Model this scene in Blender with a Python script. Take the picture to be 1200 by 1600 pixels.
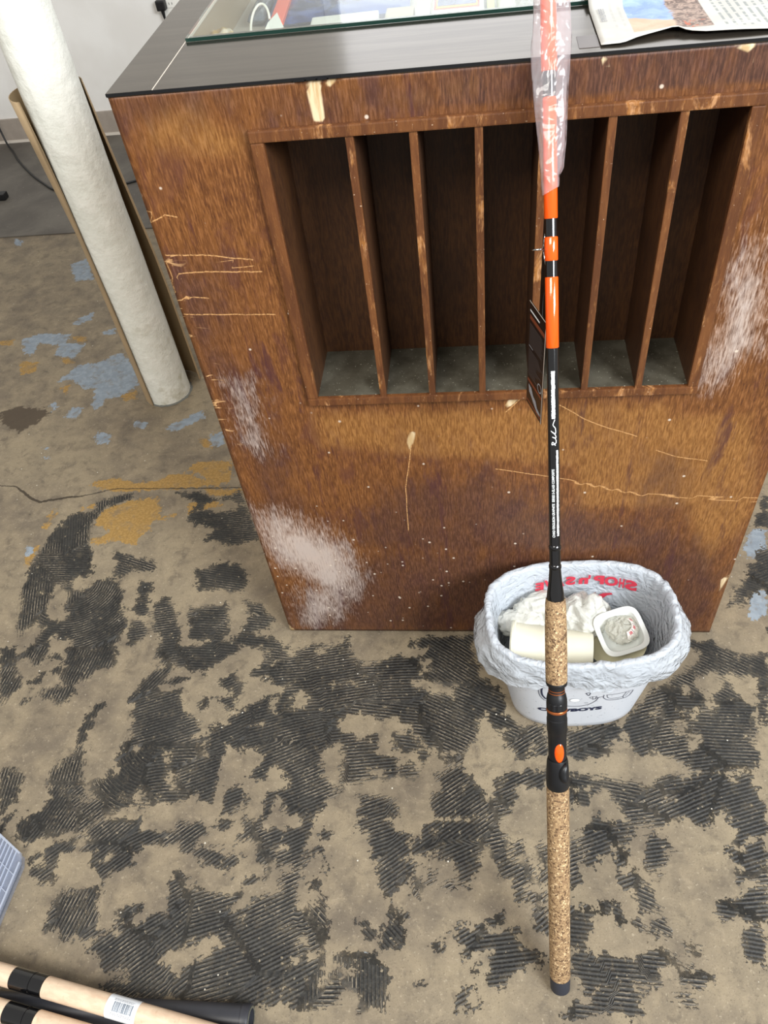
import bpy, bmesh, math, random
import numpy as np
from mathutils import Vector, Matrix, Quaternion, noise as mnoise

for _o in list(bpy.data.objects):
    bpy.data.objects.remove(_o, do_unlink=True)
random.seed(7)
SC = bpy.context.scene
COL = SC.collection

# ------------------------------------------------------------------ camera
cam_d = bpy.data.cameras.new('camera')
cam_d.sensor_fit = 'VERTICAL'
cam_d.sensor_height = 36.0
cam_d.sensor_width = 27.0
cam_d.lens = 1228.0 / 1600.0 * 36.0
cam_d.clip_start = 0.02
cam = bpy.data.objects.new('camera', cam_d)
COL.objects.link(cam)
cam.matrix_world = Matrix(((0.99193262, 0.01449154, 0.12593515, 0.3992),
                           (0.07347580, 0.74382158, -0.66432730, -0.8814),
                           (-0.10330041, 0.66822111, 0.73675612, 1.3436),
                           (0, 0, 0, 1)))
SC.camera = cam

# ------------------------------------------------------------------ light
SC.view_settings.view_transform = 'Standard'
SC.view_settings.look = 'None'
SC.view_settings.gamma = 1.0
SC.view_settings.use_curve_mapping = False
SC.view_settings.exposure = 0.1
SC.cycles.max_bounces = 6
SC.cycles.diffuse_bounces = 3
SC.cycles.glossy_bounces = 3
SC.cycles.transparent_max_bounces = 12
world = bpy.data.worlds.new('room_light')
SC.world = world
world.use_nodes = True
bg = world.node_tree.nodes['Background']
bg.inputs[0].default_value = (1.0, 0.97, 0.93, 1)
bg.inputs[1].default_value = 0.48


def area(name, loc, target, sx, sy, power, col):
    d = bpy.data.lights.new(name, 'AREA')
    d.shape = 'RECTANGLE'
    d.size, d.size_y = sx, sy
    d.energy = power
    d.color = col
    o = bpy.data.objects.new(name, d)
    COL.objects.link(o)
    o.location = loc
    o.rotation_euler = (Vector(target) - Vector(loc)).to_track_quat('-Z', 'Y').to_euler()
    return o


area('shopfront_window_light', (2.95, -2.45, 2.8), (0.3, 0.0, 0.3), 2.0, 1.4, 265, (0.93, 0.97, 1.0))
area('left_fill_light', (-0.4, -1.6, 2.9), (-0.6, 0.9, 0.4), 1.6, 0.8, 62, (1.0, 0.96, 0.88))  # unseen fill light, added to brighten the pillar and the left side

# ------------------------------------------------------------------ traced marks (mm)
MASTIC=[('B',[-631,283,-616,319,-594,340,-542,344,-544,376,-516,391,-466,407,-461,390,-508,367,-532,338,-542,297,-529,252,-513,223,-496,184,-490,157,-497,143,-526,148,-529,125,-510,103,-487,111,-464,134,-444,143,-415,125,-397,102,-391,72,-378,43,-358,10,-374,-6,-374,-30,-361,-57,-365,-80,-468,-85,-472,-55,-466,-31,-492,-19,-519,-15,-535,-39,-526,-63,-543,-75,-571,-59,-554,-28,-543,9,-566,21,-591,9,-597,-12,-616,34,-619,68,-640,103,-643,148,-642,195,-637,234]),
('T',[-572,125,-547,130,-522,94,-521,59,-497,34,-514,21,-547,30,-565,76,-564,94]),
('B',[-626,-48,-595,-44,-576,-87,-610,-87]),
('B',[-458,212,-418,207,-350,188,-337,156,-393,165,-415,147,-437,147,-434,184]),
('B',[-364,129,-334,129,-329,111,-339,94,-320,43,-346,43,-363,51,-356,76]),
('B',[-353,404,-283,402,-248,375,-190,405,-165,357,-151,326,-126,276,-114,251,-171,233,-212,248,-244,253,-221,287,-278,298,-303,319,-285,360,-307,381]),
('T',[-274,365,-225,379,-184,373,-172,352,-231,333,-277,344]),
('B',[-246,164,-206,168,-199,187,-145,177,-124,150,-122,102,-167,111,-224,106]),
('B',[-317,68,-293,89,-267,60,-242,2,-228,-37,-244,-83,-277,-60,-274,-22,-298,2]),
('B',[-230,55,-151,68,-134,3,-135,-21,-208,-21,-225,18]),
('B',[-114,76,-77,68,-46,31,-49,11,-89,3,-72,-12,-38,-12,0,-39,3,-58,-33,-80,-47,-109,-70,-95,-41,-73,-40,-43,-61,-36,-102,-36,-125,-21,-103,3,-97,43]),
('B',[-190,-37,-153,-21,-103,-28,-105,-51,-142,-70,-163,-97,-220,-82,-258,-68,-252,-37]),
('B',[-360,18,-326,26,-314,-6,-330,-34,-345,-30]),
('B',[-626,-48,-594,-48,-570,-102,-542,-126,-550,-146,-569,-157,-566,-173,-574,-171]),
('B',[-561,-55,-546,-32,-520,-23,-521,-47,-517,-78,-524,-88,-557,-67]),
('B',[-501,-55,-483,-59,-479,-74,-496,-66]),
('B',[-470,-70,-457,-47,-430,-31,-371,-38,-358,-73,-367,-84,-397,-88,-402,-114,-429,-126,-419,-154,-431,-158,-446,-173,-464,-162,-487,-156,-496,-145,-470,-135,-452,-137,-451,-122,-483,-97,-481,-89,-455,-93]),
('B',[-531,-127,-519,-118,-502,-97,-499,-105,-508,-127,-524,-133]),
('B',[-527,-167,-512,-161,-508,-172,-520,-176]),
('B',[-368,-175,-351,-174,-365,-202,-361,-219,-372,-259,-353,-271,-356,-297,-351,-318,-337,-342,-329,-363,-316,-365,-299,-362,-323,-327,-306,-323,-295,-308,-280,-310,-291,-276,-283,-244,-266,-237,-280,-214,-286,-170,-300,-163,-293,-135,-278,-105,-238,-79,-236,-97,-254,-130,-244,-145,-206,-137,-187,-185,-164,-202,-127,-351,-150,-354,-166,-361,-212,-368,-230,-368,-252,-375,-279,-384,-285,-387,-304,-419,-429,-424,-417,-392,-397,-380,-392,-362,-405,-338,-412,-317,-400,-298,-388,-287,-378,-278,-372,-269,-385,-246,-382,-213,-384,-196]),
('T',[-258,-253,-245,-256,-254,-269,-277,-266]),
('T',[-204,-268,-182,-267,-184,-292,-160,-340,-172,-340,-189,-298]),
('T',[-168,-307,-151,-304,-147,-319,-165,-319]),
('T',[-256,-355,-221,-339,-211,-362,-257,-361]),
('B',[-513,-314,-490,-307,-462,-328,-458,-367,-472,-394,-477,-397]),
('B',[-473,-405,-451,-393,-458,-413,-465,-425]),
('B',[-237,-119,-205,-103,-196,-112,-214,-130]),
('B',[-179,-241,-117,-237,-127,-221,-95,-210,-86,-193,-44,-162,-21,-148,21,-130,-13,-120,-42,-102,-63,-99,-61,-88,-32,-84,-16,-62,10,-61,33,-39,59,-31,106,-38,122,-11,131,-60,175,-89,183,-175,153,-182,123,-189,120,-215,157,-230,183,-245,193,-294,177,-309,138,-328,125,-337,114,-366,100,-383,47,-371,31,-346,50,-316,34,-307,27,-286,10,-290,-3,-317,-34,-312,-14,-294,-8,-275,-20,-257,-82,-255,-84,-289,-89,-320,-90,-358,-114,-356,-123,-342,-150,-354]),
('T',[54,-46,72,-34,84,-46,62,-57]),
('T',[23,-147,41,-136,69,-153,41,-181,24,-171]),
('T',[-21,-148,1,-144,-3,-178,12,-195,-15,-185]),
('T',[92,-263,128,-234,144,-274,139,-336,107,-308]),
('T',[102,-115,155,-114,147,-124,103,-125]),
('T',[-33,-206,-18,-202,-19,-215,-31,-215]),
('T',[-141,-253,-127,-250,-115,-272,-123,-278]),
('B',[-69,-331,-42,-333,-23,-353,-46,-371,-64,-380]),
('B',[13,-340,29,-334,23,-366,15,-386,9,-386]),
('B',[-127,-107,-99,-99,-91,-121,-77,-124,-80,-145,-107,-139,-121,-132]),
('B',[-159,-154,-137,-150,-136,-181,-153,-178]),
('B',[-116,-156,-89,-149,-84,-173,-101,-180]),
('B',[-190,-199,-159,-195,-143,-221,-159,-247,-177,-248]),
('B',[149,-85,180,-74,227,-55,269,-62,293,-36,242,-37,251,-18,305,-10,369,-10,387,-97,423,-124,437,-183,456,-202,421,-209,399,-177,381,-190,381,-222,369,-241,352,-254,312,-255,300,-243,276,-231,260,-206,229,-187,211,-194,187,-188,157,-169]),
('T',[255,-109,298,-108,339,-118,339,-142,309,-142,262,-123]),
('T',[269,-66,291,-62,289,-91,270,-95]),
('B',[226,-229,258,-215,276,-237,265,-256,236,-250]),
('B',[274,-256,294,-255,289,-270,278,-268]),
('B',[165,-246,196,-223,200,-239,189,-255,237,-272,239,-296,220,-308,180,-309,170,-303]),
('T',[183,-288,218,-290,216,-302,185,-303]),
('B',[247,-280,267,-277,276,-297,257,-307,245,-298]),
('B',[312,-255,352,-260,352,-272,321,-275]),
('B',[307,-297,347,-284,369,-298,386,-320,396,-340,424,-316,413,-311,442,-290,475,-286,500,-288,498,-320,474,-315,441,-316,446,-332,434,-360,415,-372,310,-375,303,-343,322,-319]),
('B',[174,-341,211,-340,242,-350,244,-375,214,-379,177,-375]),
('B',[416,-209,456,-202,505,-201,502,-256,454,-260,438,-239,427,-224]),
('T',[471,-251,480,-238,491,-247]),
('T',[449,-313,466,-309,467,-332,451,-343]),
('B',[542,-211,597,-196,637,-189,637,-215,614,-235,609,-251,564,-262,538,-256]),
('B',[639,-199,674,-158,702,-129,743,-104,785,-74,815,-44,854,-37,877,-59,923,-58,916,-87,875,-81,843,-77,839,-110,857,-137,870,-158,870,-197,852,-210,859,-229,866,-248,857,-267,788,-278,748,-279,729,-258,697,-246,662,-247,650,-228]),
('T',[791,-89,827,-81,840,-106,810,-135,812,-155,797,-169,787,-159,798,-135,778,-114]),
('T',[723,-191,749,-177,771,-183,751,-200,743,-213,730,-204]),
('T',[746,-226,773,-206,776,-219,764,-238,750,-238]),
('T',[697,-164,712,-164,711,-174,696,-174]),
('T',[740,-160,782,-159,780,-169,744,-170]),
('T',[760,-114,775,-114,772,-132,756,-132]),
('B',[896,-95,916,-87,892,-187,881,-187,886,-150]),
('B',[535,-291,587,-292,643,-303,670,-311,702,-286,734,-297,759,-278,842,-282,848,-303,835,-315,848,-329,850,-365,845,-384,813,-385,790,-370,785,-342,769,-346,764,-368,747,-371,718,-356,688,-371,676,-382,663,-360,638,-378,611,-333,602,-310,562,-314,533,-318]),
('T',[694,-325,710,-324,708,-333,694,-334]),
('T',[805,-289,821,-289,819,-301,805,-301]),
('B',[550,-384,585,-363,606,-376,629,-367,638,-384,602,-407,531,-410,555,-395]),
('B',[533,-318,576,-320,571,-335,560,-341,543,-341,532,-336]),
('B',[-435,-401,-365,-399,-373,-427,-403,-442,-431,-440]),
('B',[-389,-471,-370,-452,-354,-446,-335,-431,-319,-428,-323,-450,-337,-459,-341,-480,-335,-503,-358,-504,-381,-490]),
('T',[-384,-469,-372,-460,-358,-476,-378,-476]),
('B',[-306,-414,-286,-402,-264,-395,-214,-394,-206,-410,-152,-414,-112,-412,-113,-431,-141,-432,-175,-436,-197,-440,-205,-454,-202,-472,-219,-483,-240,-486,-249,-495,-265,-482,-281,-470,-275,-451,-295,-446]),
('T',[-255,-469,-249,-450,-241,-458,-248,-471]),
('B',[-314,-523,-299,-517,-268,-523,-264,-510,-250,-510,-245,-542,-236,-561,-226,-582,-246,-587,-275,-584,-283,-592,-293,-578,-322,-577,-324,-555,-319,-545]),
('B',[-225,-584,-192,-578,-198,-569,-206,-559,-204,-547,-177,-536,-166,-536,-180,-553,-181,-568,-169,-565,-159,-552,-147,-547,-122,-546,-120,-536,-127,-507,-129,-479,-90,-500,-69,-588,-105,-592,-114,-608,-115,-613,-90,-627,-76,-631,-63,-612,-51,-661,-127,-663,-179,-660,-197,-654,-185,-643,-166,-644,-160,-637,-159,-624,-181,-621,-200,-628,-210,-615,-238,-603,-238,-594]),
('B',[-139,-397,-101,-395,-90,-409,-98,-423,-90,-433,-105,-442,-127,-443]),
('B',[-96,-444,-57,-437,-50,-447,-18,-451,-26,-467,-47,-471,-63,-461,-89,-459]),
('B',[-76,-394,-45,-388,-41,-396,-58,-410]),
('B',[-25,-387,-1,-392,18,-402,52,-404,84,-394,86,-383,97,-383,96,-399,93,-418,89,-445,122,-428,117,-409,122,-401,131,-411,123,-433,93,-452,90,-470,84,-488,88,-512,93,-527,121,-523,122,-511,138,-513,144,-538,146,-557,142,-580,132,-585,113,-590,94,-600,83,-609,119,-599,144,-595,146,-612,139,-636,161,-616,191,-621,203,-590,218,-589,223,-644,201,-643,194,-625,182,-626,175,-651,142,-661,123,-660,88,-658,64,-659,40,-665,-71,-660,-78,-635,-59,-608,-21,-592,-18,-579,-31,-570,-51,-576,-77,-577,-91,-582,-110,-509,-78,-507,-44,-511,-6,-512,-24,-529,-4,-536,9,-530,21,-513,63,-504,59,-479,79,-468,72,-461,55,-459,32,-480,35,-467,55,-459,22,-458,10,-450,11,-429,-12,-422,-29,-423,-19,-403]),
('T',[-9,-548,6,-542,10,-552,-2,-555]),
('T',[85,-639,93,-626,100,-643,89,-649]),
('T',[37,-434,50,-425,63,-435,44,-441]),
('T',[99,-568,117,-565,116,-579,96,-582]),
('B',[-13,-490,4,-479,19,-486,-6,-498]),
('B',[108,-487,123,-476,127,-486,113,-499]),
('B',[163,-592,192,-582,196,-595,184,-604,169,-600]),
('B',[131,-456,139,-450,138,-466,131,-466]),
('T',[137,-622,156,-614,162,-622,141,-636]),
('B',[178,-380,228,-378,243,-399,265,-401,268,-422,267,-440,280,-447,278,-465,290,-491,288,-501,277,-487,273,-470,258,-481,251,-493,236,-499,227,-487,220,-457,204,-432,202,-406,179,-396]),
('B',[294,-387,307,-376,404,-372,415,-383,427,-406,432,-421,436,-441,467,-447,471,-467,450,-477,459,-496,447,-501,440,-485,436,-466,418,-457,411,-437,403,-417,388,-418,382,-446,377,-461,367,-478,354,-477,349,-469,374,-458,348,-455,338,-442,311,-431,285,-432,277,-417,289,-403]),
('T',[299,-395,313,-391,313,-407,302,-400]),
('T',[324,-415,335,-414,332,-422,324,-420]),
('B',[299,-459,311,-461,310,-478,292,-486,307,-469]),
('B',[328,-478,344,-477,336,-487]),
('B',[467,-488,490,-480,486,-545,472,-539,470,-523,461,-517,479,-504,467,-498]),
('B',[479,-409,495,-406,490,-476,473,-469,482,-447]),
('B',[240,-522,251,-526,276,-528,264,-540,266,-565,259,-572,251,-570,230,-582,222,-582,228,-566,235,-548,247,-538]),
('B',[193,-541,208,-538,228,-562,221,-569,199,-550]),
('B',[203,-594,223,-589,238,-599,247,-622,239,-635,246,-643,245,-657,209,-659,203,-620]),
('B',[347,-547,354,-540,387,-541,391,-550,440,-543,437,-556,451,-571,475,-572,479,-580,450,-594,426,-598,421,-611,412,-624,398,-618,396,-593,403,-584,398,-567,384,-574,362,-586,360,-573,350,-561]),
('B',[407,-519,424,-516,411,-535,392,-534]),
('B',[313,-565,325,-562,325,-573,316,-571]),
('B',[374,-596,382,-596,379,-606]),
('B',[291,-620,298,-617,298,-624]),
('B',[355,-633,374,-617,374,-624,360,-635]),
('B',[355,-639,381,-642,379,-648,341,-654,351,-647]),
('B',[443,-403,458,-417,458,-425,437,-434]),
('B',[531,-410,590,-396,605,-385,632,-384,620,-398,597,-404,584,-424,566,-443,556,-435,553,-417,544,-423,540,-470,525,-486]),
('B',[653,-394,684,-396,693,-406,678,-417,672,-444,648,-445,654,-424,650,-410]),
('B',[598,-420,620,-414,624,-427,614,-444,601,-436]),
('B',[602,-454,629,-448,642,-466,652,-473,648,-483,660,-500,630,-501,631,-489,620,-474,603,-467]),
('B',[559,-511,574,-494,597,-498,607,-517,604,-524,591,-522,590,-512,578,-508]),
('B',[523,-506,552,-504,543,-515,552,-529,543,-543,544,-564,519,-559]),
('B',[623,-516,635,-518,625,-532,621,-528]),
('B',[643,-520,665,-519,668,-533,647,-538,643,-529]),
('B',[772,-408,789,-402,795,-410,824,-396,841,-403,836,-422,825,-425,832,-437,828,-458,815,-456,808,-443,782,-457,796,-439,784,-424]),
('B',[743,-491,783,-479,801,-464,827,-460,814,-516,794,-515,766,-509,742,-508]),
('B',[778,-523,799,-517,804,-545,797,-567,783,-575,774,-562,776,-541]),
('B',[792,-364,814,-358,843,-371,808,-386,804,-405,792,-400,799,-381]),
('B',[633,-562,659,-556,669,-572,647,-584,649,-601,608,-604,616,-614,610,-625,615,-640,598,-647,570,-640,550,-645,516,-651,502,-656,518,-637,539,-616,530,-603,519,-595,523,-572,554,-566,583,-574,612,-575]),
('T',[526,-623,543,-622,542,-633,527,-634]),
('T',[552,-607,564,-606,561,-613,551,-613]),
('B',[666,-587,698,-581,721,-589,699,-605,676,-602]),
('B',[689,-550,711,-554,707,-561,690,-559]),
('B',[659,-618,687,-617,686,-625,669,-626]),
('B',[925,132,947,173,976,164,964,116,936,100,911,69,881,68]),
('B',[1003,333,1023,361,1001,268,969,274]),
('B',[791,-21,828,-14,866,-56,927,-42,914,-96,826,-84])]
OCHRE=[[-533,318,-529,354,-470,380,-398,389,-376,351,-373,325,-335,335,-336,324,-390,315,-384,280,-404,265,-407,236,-471,251,-522,237,-529,257,-496,266,-486,286,-528,302],
[-587,355,-551,371,-539,360,-583,345],
[-664,294,-660,325,-657,351,-643,343,-648,304,-652,284],
[-666,186,-672,210,-653,244,-647,239,-651,167],
[-594,438,-538,462,-501,452,-463,440,-414,444,-390,466,-328,470,-320,436,-440,417,-524,419,-573,437],
[-322,516,-237,513,-217,444,-262,423,-425,413,-501,407,-588,432,-550,453,-476,436,-354,463,-267,446,-343,485],
[-282,416,-189,416,-179,389,-244,391,-267,386],
[-316,371,-274,381,-224,374,-237,359,-302,329],
[-338,604,-297,578,-292,554,-338,580],
[-1001,974,-932,960,-923,918,-963,900],
[-622,793,-576,810,-565,772,-607,765],
[-817,832,-790,850,-786,802],
[-868,1085,-819,1087,-820,1049,-852,1062],
[-1109,1080,-1062,1088,-1055,1054,-1099,1057],
[-882,1009,-813,952,-844,944]]
BLUE=[[-1033,1526,-982,1563,-909,1418,-976,1411],
[-897,1167,-843,1222,-834,1174,-883,1149],
[-781,1101,-738,1121,-727,1086,-763,1089],
[-1039,1086,-972,1115,-879,1097,-877,1053,-812,1048,-821,974,-895,989,-894,1043,-971,1059,-964,1004,-993,1006],
[-834,862,-796,941,-737,948,-678,996,-602,899,-575,829,-619,784,-655,776,-665,731,-687,732,-703,826,-736,828,-797,870],
[-755,699,-746,744,-713,742,-716,697],
[-818,766,-809,784,-787,727,-804,728],
[-639,616,-635,641,-593,623,-589,593,-618,590],
[-454,642,-358,716,-344,681,-410,632],
[-316,612,-285,627,-261,569,-301,570],
[-544,681,-498,670,-503,644,-536,654],
[-776,583,-755,583,-753,570],
[-756,546,-733,541,-733,533],
[-1338,1736,-1287,1715,-1283,1684,-1309,1687],
[-170,301,-139,306,-125,271,-157,276],
[-680,220,-671,249,-654,214,-672,210],
[936,211,968,267,1000,264,980,181,963,174],
[912,32,925,99,954,109,968,130,948,48,928,32],
[992,259,994,241,978,173,931,190],
[405,-595,422,-590,426,-598,407,-601],
[207,-583,215,-583,213,-589,205,-590],
[423,-557,429,-557,426,-568,423,-566],
[617,-573,624,-574,626,-581,621,-581],
[667,-523,675,-521,676,-528,668,-529]]
STAIN=[[-962,735,-918,757,-837,748,-800,719,-834,676,-865,642,-904,661,-942,689]]
TROWEL=[(-587,273,0,0.957,0.29),(-583,85,0,0.96,0.281),(-566,204,0,0.008,1.0),(-388,174,0,0.323,0.946),(-183,23,0,0.028,1.0),(-153,111,0,0.169,0.986),(-279,35,0,-0.185,0.983),(-206,292,0,-0.106,0.994),(-54,-16,0,0.101,0.995),(-459,-155,0,-0.992,0.124),(-434,-81,0,-0.99,0.141),(-373,-219,0,-0.999,0.044),(-483,-338,0,-0.996,-0.089),(-377,-393,0,-0.945,0.327),(-367,-319,0,-0.999,-0.049),(-277,-145,0,-0.842,0.539),(-228,-203,0,-0.349,0.937),(-267,-404,0,-0.73,0.683),(4,-221,0,-0.309,0.951),(130,-111,0,-0.189,0.982),(16,-101,0,-0.112,0.994),(-114,-318,0,-0.405,0.915),(59,-321,0,-0.418,0.908),(84,-355,0,-0.412,0.911),(-89,-223,0,-0.443,0.897),(199,-110,0,-0.064,0.998),(203,-168,0,0.107,0.994),(363,-171,0,0.42,0.907),(353,-61,0,0.571,0.821),(469,-226,0,-0.541,0.841),(209,-360,0,-0.362,0.932),(198,-294,0,-0.136,0.991),(353,-341,0,-0.591,0.806),(438,-304,0,-0.453,0.891),(579,-230,0,-0.404,0.915),(663,-215,0,-0.285,0.959),(837,-175,0,0.034,0.999),(709,-239,0,-0.183,0.983),(830,-63,0,0.514,0.857),(825,-358,0,-0.311,0.95),(724,-318,0,-0.403,0.915),(584,-323,0,0.193,0.981),(238,-444,0,-0.589,0.808),(364,-439,0,-0.447,0.894),(250,-552,0,-0.809,0.587),(223,-619,0,0.995,0.095),(374,-568,0,-0.506,0.863),(409,-388,0,-0.28,0.96),(215,-554,0,0.654,0.757),(446,-460,0,-0.463,0.887),(479,-500,0,-0.61,0.793),(406,-558,0,-0.164,0.986),(601,-619,0,0.028,1.0),(629,-466,0,0.401,0.916),(791,-541,0,0.115,0.993),(664,-423,0,-0.168,0.986),(802,-483,0,-0.127,0.992),(569,-588,0,0.054,0.999),(547,-422,0,-0.375,0.927),(-288,-554,0,-0.971,0.239),(-244,-458,0,-0.679,0.734),(-396,-423,0,-0.873,0.489),(-361,-489,0,-0.694,0.72),(-222,-416,0,-0.514,0.857),(-173,-595,0,-0.651,0.759),(-145,-552,0,-0.559,0.829),(47,-538,0,-0.451,0.892),(-37,-528,0,-0.344,0.939),(84,-616,0,-0.48,0.878),(161,-633,0,0.993,0.118),(-54,-453,0,-0.646,0.763),(73,-432,0,-0.447,0.894),(-100,-569,0,-0.644,0.765),(-30,-622,0,-0.332,0.943),(176,-659,0,-0.042,0.999),(951,140,0,-0.4,0.917),(-430,55,1,-510,125),(-448,22,1,-510,125),(-423,102,1,-510,125),(-240,-294,1,-212,-236),(-258,-316,1,-212,-236),(-152,-313,1,-148,-590),(936,127,1,887,25)]
CRACK=[-927,445,-836,441,-790,437,-759,415,-736,397,-703,381,-671,388,-635,395,-594,399,-563,409,-517,422,-441,421,-316,418,-213,418]
W_PALE=[[218,1042,235,1045,234,1003,221,1003],
[214,1045,256,1048,250,1039,243,1037,238,1043,219,1041],
[-4,33,2,27,13,3,6,-6,-3,3],
[290,550,299,545,296,526,287,510,284,526],
[644,1046,672,1048,672,1035,673,1020,668,1035],
[368,1021,372,1020,371,1013,368,1014],
[428,584,437,606,455,607,442,591],
[521,1045,529,1046,534,1035,526,1033],
[814,175,829,197,823,97]]
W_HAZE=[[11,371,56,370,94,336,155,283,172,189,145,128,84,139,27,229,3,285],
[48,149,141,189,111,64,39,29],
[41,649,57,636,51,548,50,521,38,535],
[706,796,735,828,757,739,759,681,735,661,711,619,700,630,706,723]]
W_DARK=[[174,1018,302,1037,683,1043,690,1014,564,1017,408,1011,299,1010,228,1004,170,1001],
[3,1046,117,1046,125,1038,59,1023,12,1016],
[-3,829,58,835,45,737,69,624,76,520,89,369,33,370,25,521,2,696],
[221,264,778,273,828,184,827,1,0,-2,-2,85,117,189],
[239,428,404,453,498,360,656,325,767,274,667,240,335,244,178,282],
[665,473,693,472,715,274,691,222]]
W_LITE=[[58,1043,178,1037,183,1027,111,1026,154,995,131,961,16,984,21,1019],
[300,1021,402,1042,408,1016,327,1010],
[500,1015,690,1014,692,1006,408,1007,408,1011],
[141,596,672,598,725,498,601,447,345,483,147,517],
[506,581,789,570,841,353,784,185,712,356,550,359]]
W_SCR=[[10,857,64,853,111,845],[19,831,74,830,118,827],[13,797,38,793],[7,769,121,763],[505,593,548,561,572,548,620,527],[662,493,691,480,730,472],[424,462,524,438,646,401,831,386],[544,427,646,397,825,377],[290,512,274,427,270,322],[0,916,30,907],[4,903,15,907],[437,584,455,605],[3,842,4,829],[1,819,2,805],[-5,791,13,792]]

# ------------------------------------------------------------------ mesh helpers
def link(o, parent=None):
    COL.objects.link(o)
    if parent is not None:
        o.parent = parent
    return o


def mesh_obj(name, verts, faces, mat, parent=None, smooth=False):
    me = bpy.data.meshes.new(name)
    me.from_pydata([tuple(v) for v in verts], [], [tuple(f) for f in faces])
    me.update()
    if smooth:
        me.polygons.foreach_set('use_smooth', [True] * len(me.polygons))
    if mat is not None:
        me.materials.append(mat)
    return link(bpy.data.objects.new(name, me), parent)


def bm_obj(name, bm, mat, parent=None, smooth=False):
    me = bpy.data.meshes.new(name)
    bm.to_mesh(me)
    bm.free()
    if smooth:
        me.polygons.foreach_set('use_smooth', [True] * len(me.polygons))
    me.materials.append(mat)
    return link(bpy.data.objects.new(name, me), parent)


def empty(name, loc=(0, 0, 0)):
    o = bpy.data.objects.new(name, None)
    o.empty_display_size = 0.05
    o.location = loc
    return link(o)


def tag(o, label, cat, group=None):
    o['label'] = label
    o['category'] = cat
    if group:
        o['group'] = group
    return o


def struct(o):
    o['kind'] = 'structure'
    return o


def box(name, x, y, z, mat, parent=None, bevel=0.0, seg=2):
    bm = bmesh.new()
    bmesh.ops.create_cube(bm, size=1)
    for v in bm.verts:
        v.co = Vector((x[0] + (v.co.x + .5) * (x[1] - x[0]), y[0] + (v.co.y + .5) * (y[1] - y[0]), z[0] + (v.co.z + .5) * (z[1] - z[0])))
    if bevel:
        bmesh.ops.bevel(bm, geom=bm.edges[:], offset=bevel, segments=seg, affect='EDGES', profile=.7)
    return bm_obj(name, bm, mat, parent)


def lathe_data(prof, n=32, ox=0, oy=0):
    vs, fs = [], []
    for (z, r) in prof:
        for i in range(n):
            a = 2 * math.pi * i / n
            vs.append((ox + r * math.cos(a), oy + r * math.sin(a), z))
    for j in range(len(prof) - 1):
        for i in range(n):
            k = (i + 1) % n
            fs.append((j * n + i, j * n + k, (j + 1) * n + k, (j + 1) * n + i))
    return vs, fs


def lathe(name, prof, mat, parent=None, n=32, smooth=True, caps=True):
    vs, fs = lathe_data(prof, n)
    if caps:
        fs.append(tuple(reversed(range(n))))
        fs.append(tuple(range((len(prof) - 1) * n, len(prof) * n)))
    o = mesh_obj(name, vs, fs, mat, parent, smooth)
    if smooth:
        sharpen(o)
    return o


def sharpen(o, ang=math.radians(40)):
    me = o.data
    bm = bmesh.new()
    bm.from_mesh(me)
    for e in bm.edges:
        if len(e.link_faces) == 2 and e.calc_face_angle(0) > ang:
            e.smooth = False
    bm.to_mesh(me)
    bm.free()


def sweep(name, pts, rad, mat, parent=None, n=10):
    pts = [Vector(p) for p in pts]
    vs, fs = [], []
    up = Vector((0.123, 0.31, 0.94)).normalized()
    for i, p in enumerate(pts):
        t = (pts[min(i + 1, len(pts) - 1)] - pts[max(i - 1, 0)]).normalized()
        a = t.cross(up).normalized()
        b = t.cross(a)
        r = rad[i] if isinstance(rad, (list, tuple)) else rad
        for k in range(n):
            w = 2 * math.pi * k / n
            vs.append(p + a * (r * math.cos(w)) + b * (r * math.sin(w)))
    for i in range(len(pts) - 1):
        for k in range(n):
            l = (k + 1) % n
            fs.append((i * n + k, i * n + l, (i + 1) * n + l, (i + 1) * n + k))
    fs.append(tuple(reversed(range(n))))
    fs.append(tuple(range((len(pts) - 1) * n, len(pts) * n)))
    return mesh_obj(name, vs, fs, mat, parent, True)


def smooth_path(ctrl, n=8):
    ctrl = [Vector(c) for c in ctrl]
    P = [ctrl[0]] + ctrl + [ctrl[-1]]
    out = []
    for i in range(1, len(P) - 2):
        for k in range(n):
            t = k / n
            a, b, c, d = P[i - 1], P[i], P[i + 1], P[i + 2]
            out.append(0.5 * ((2 * b) + (c - a) * t + (2 * a - 5 * b + 4 * c - d) * t * t + (3 * b - a - 3 * c + d) * t ** 3))
    out.append(ctrl[-1])
    return out


def text2d(s, size, bold=0.0, shear=0.0, sx=1.0):
    cu = bpy.data.curves.new('t', 'FONT')
    cu.body = s
    cu.size = size
    cu.offset = bold
    cu.shear = shear
    cu.resolution_u = 3
    ob = bpy.data.objects.new('t', cu)
    COL.objects.link(ob)
    dg = bpy.context.evaluated_depsgraph_get()
    me = bpy.data.meshes.new_from_object(ob.evaluated_get(dg))
    vs = [(v.co.x * sx, v.co.y) for v in me.vertices]
    fs = [tuple(p.vertices) for p in me.polygons]
    bpy.data.objects.remove(ob, do_unlink=True)
    bpy.data.curves.remove(cu)
    bpy.data.meshes.remove(me)
    return vs, fs


def axis(a, b, fine):
    return list(np.arange(a, b - fine * .5, fine)) + [b]


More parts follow.
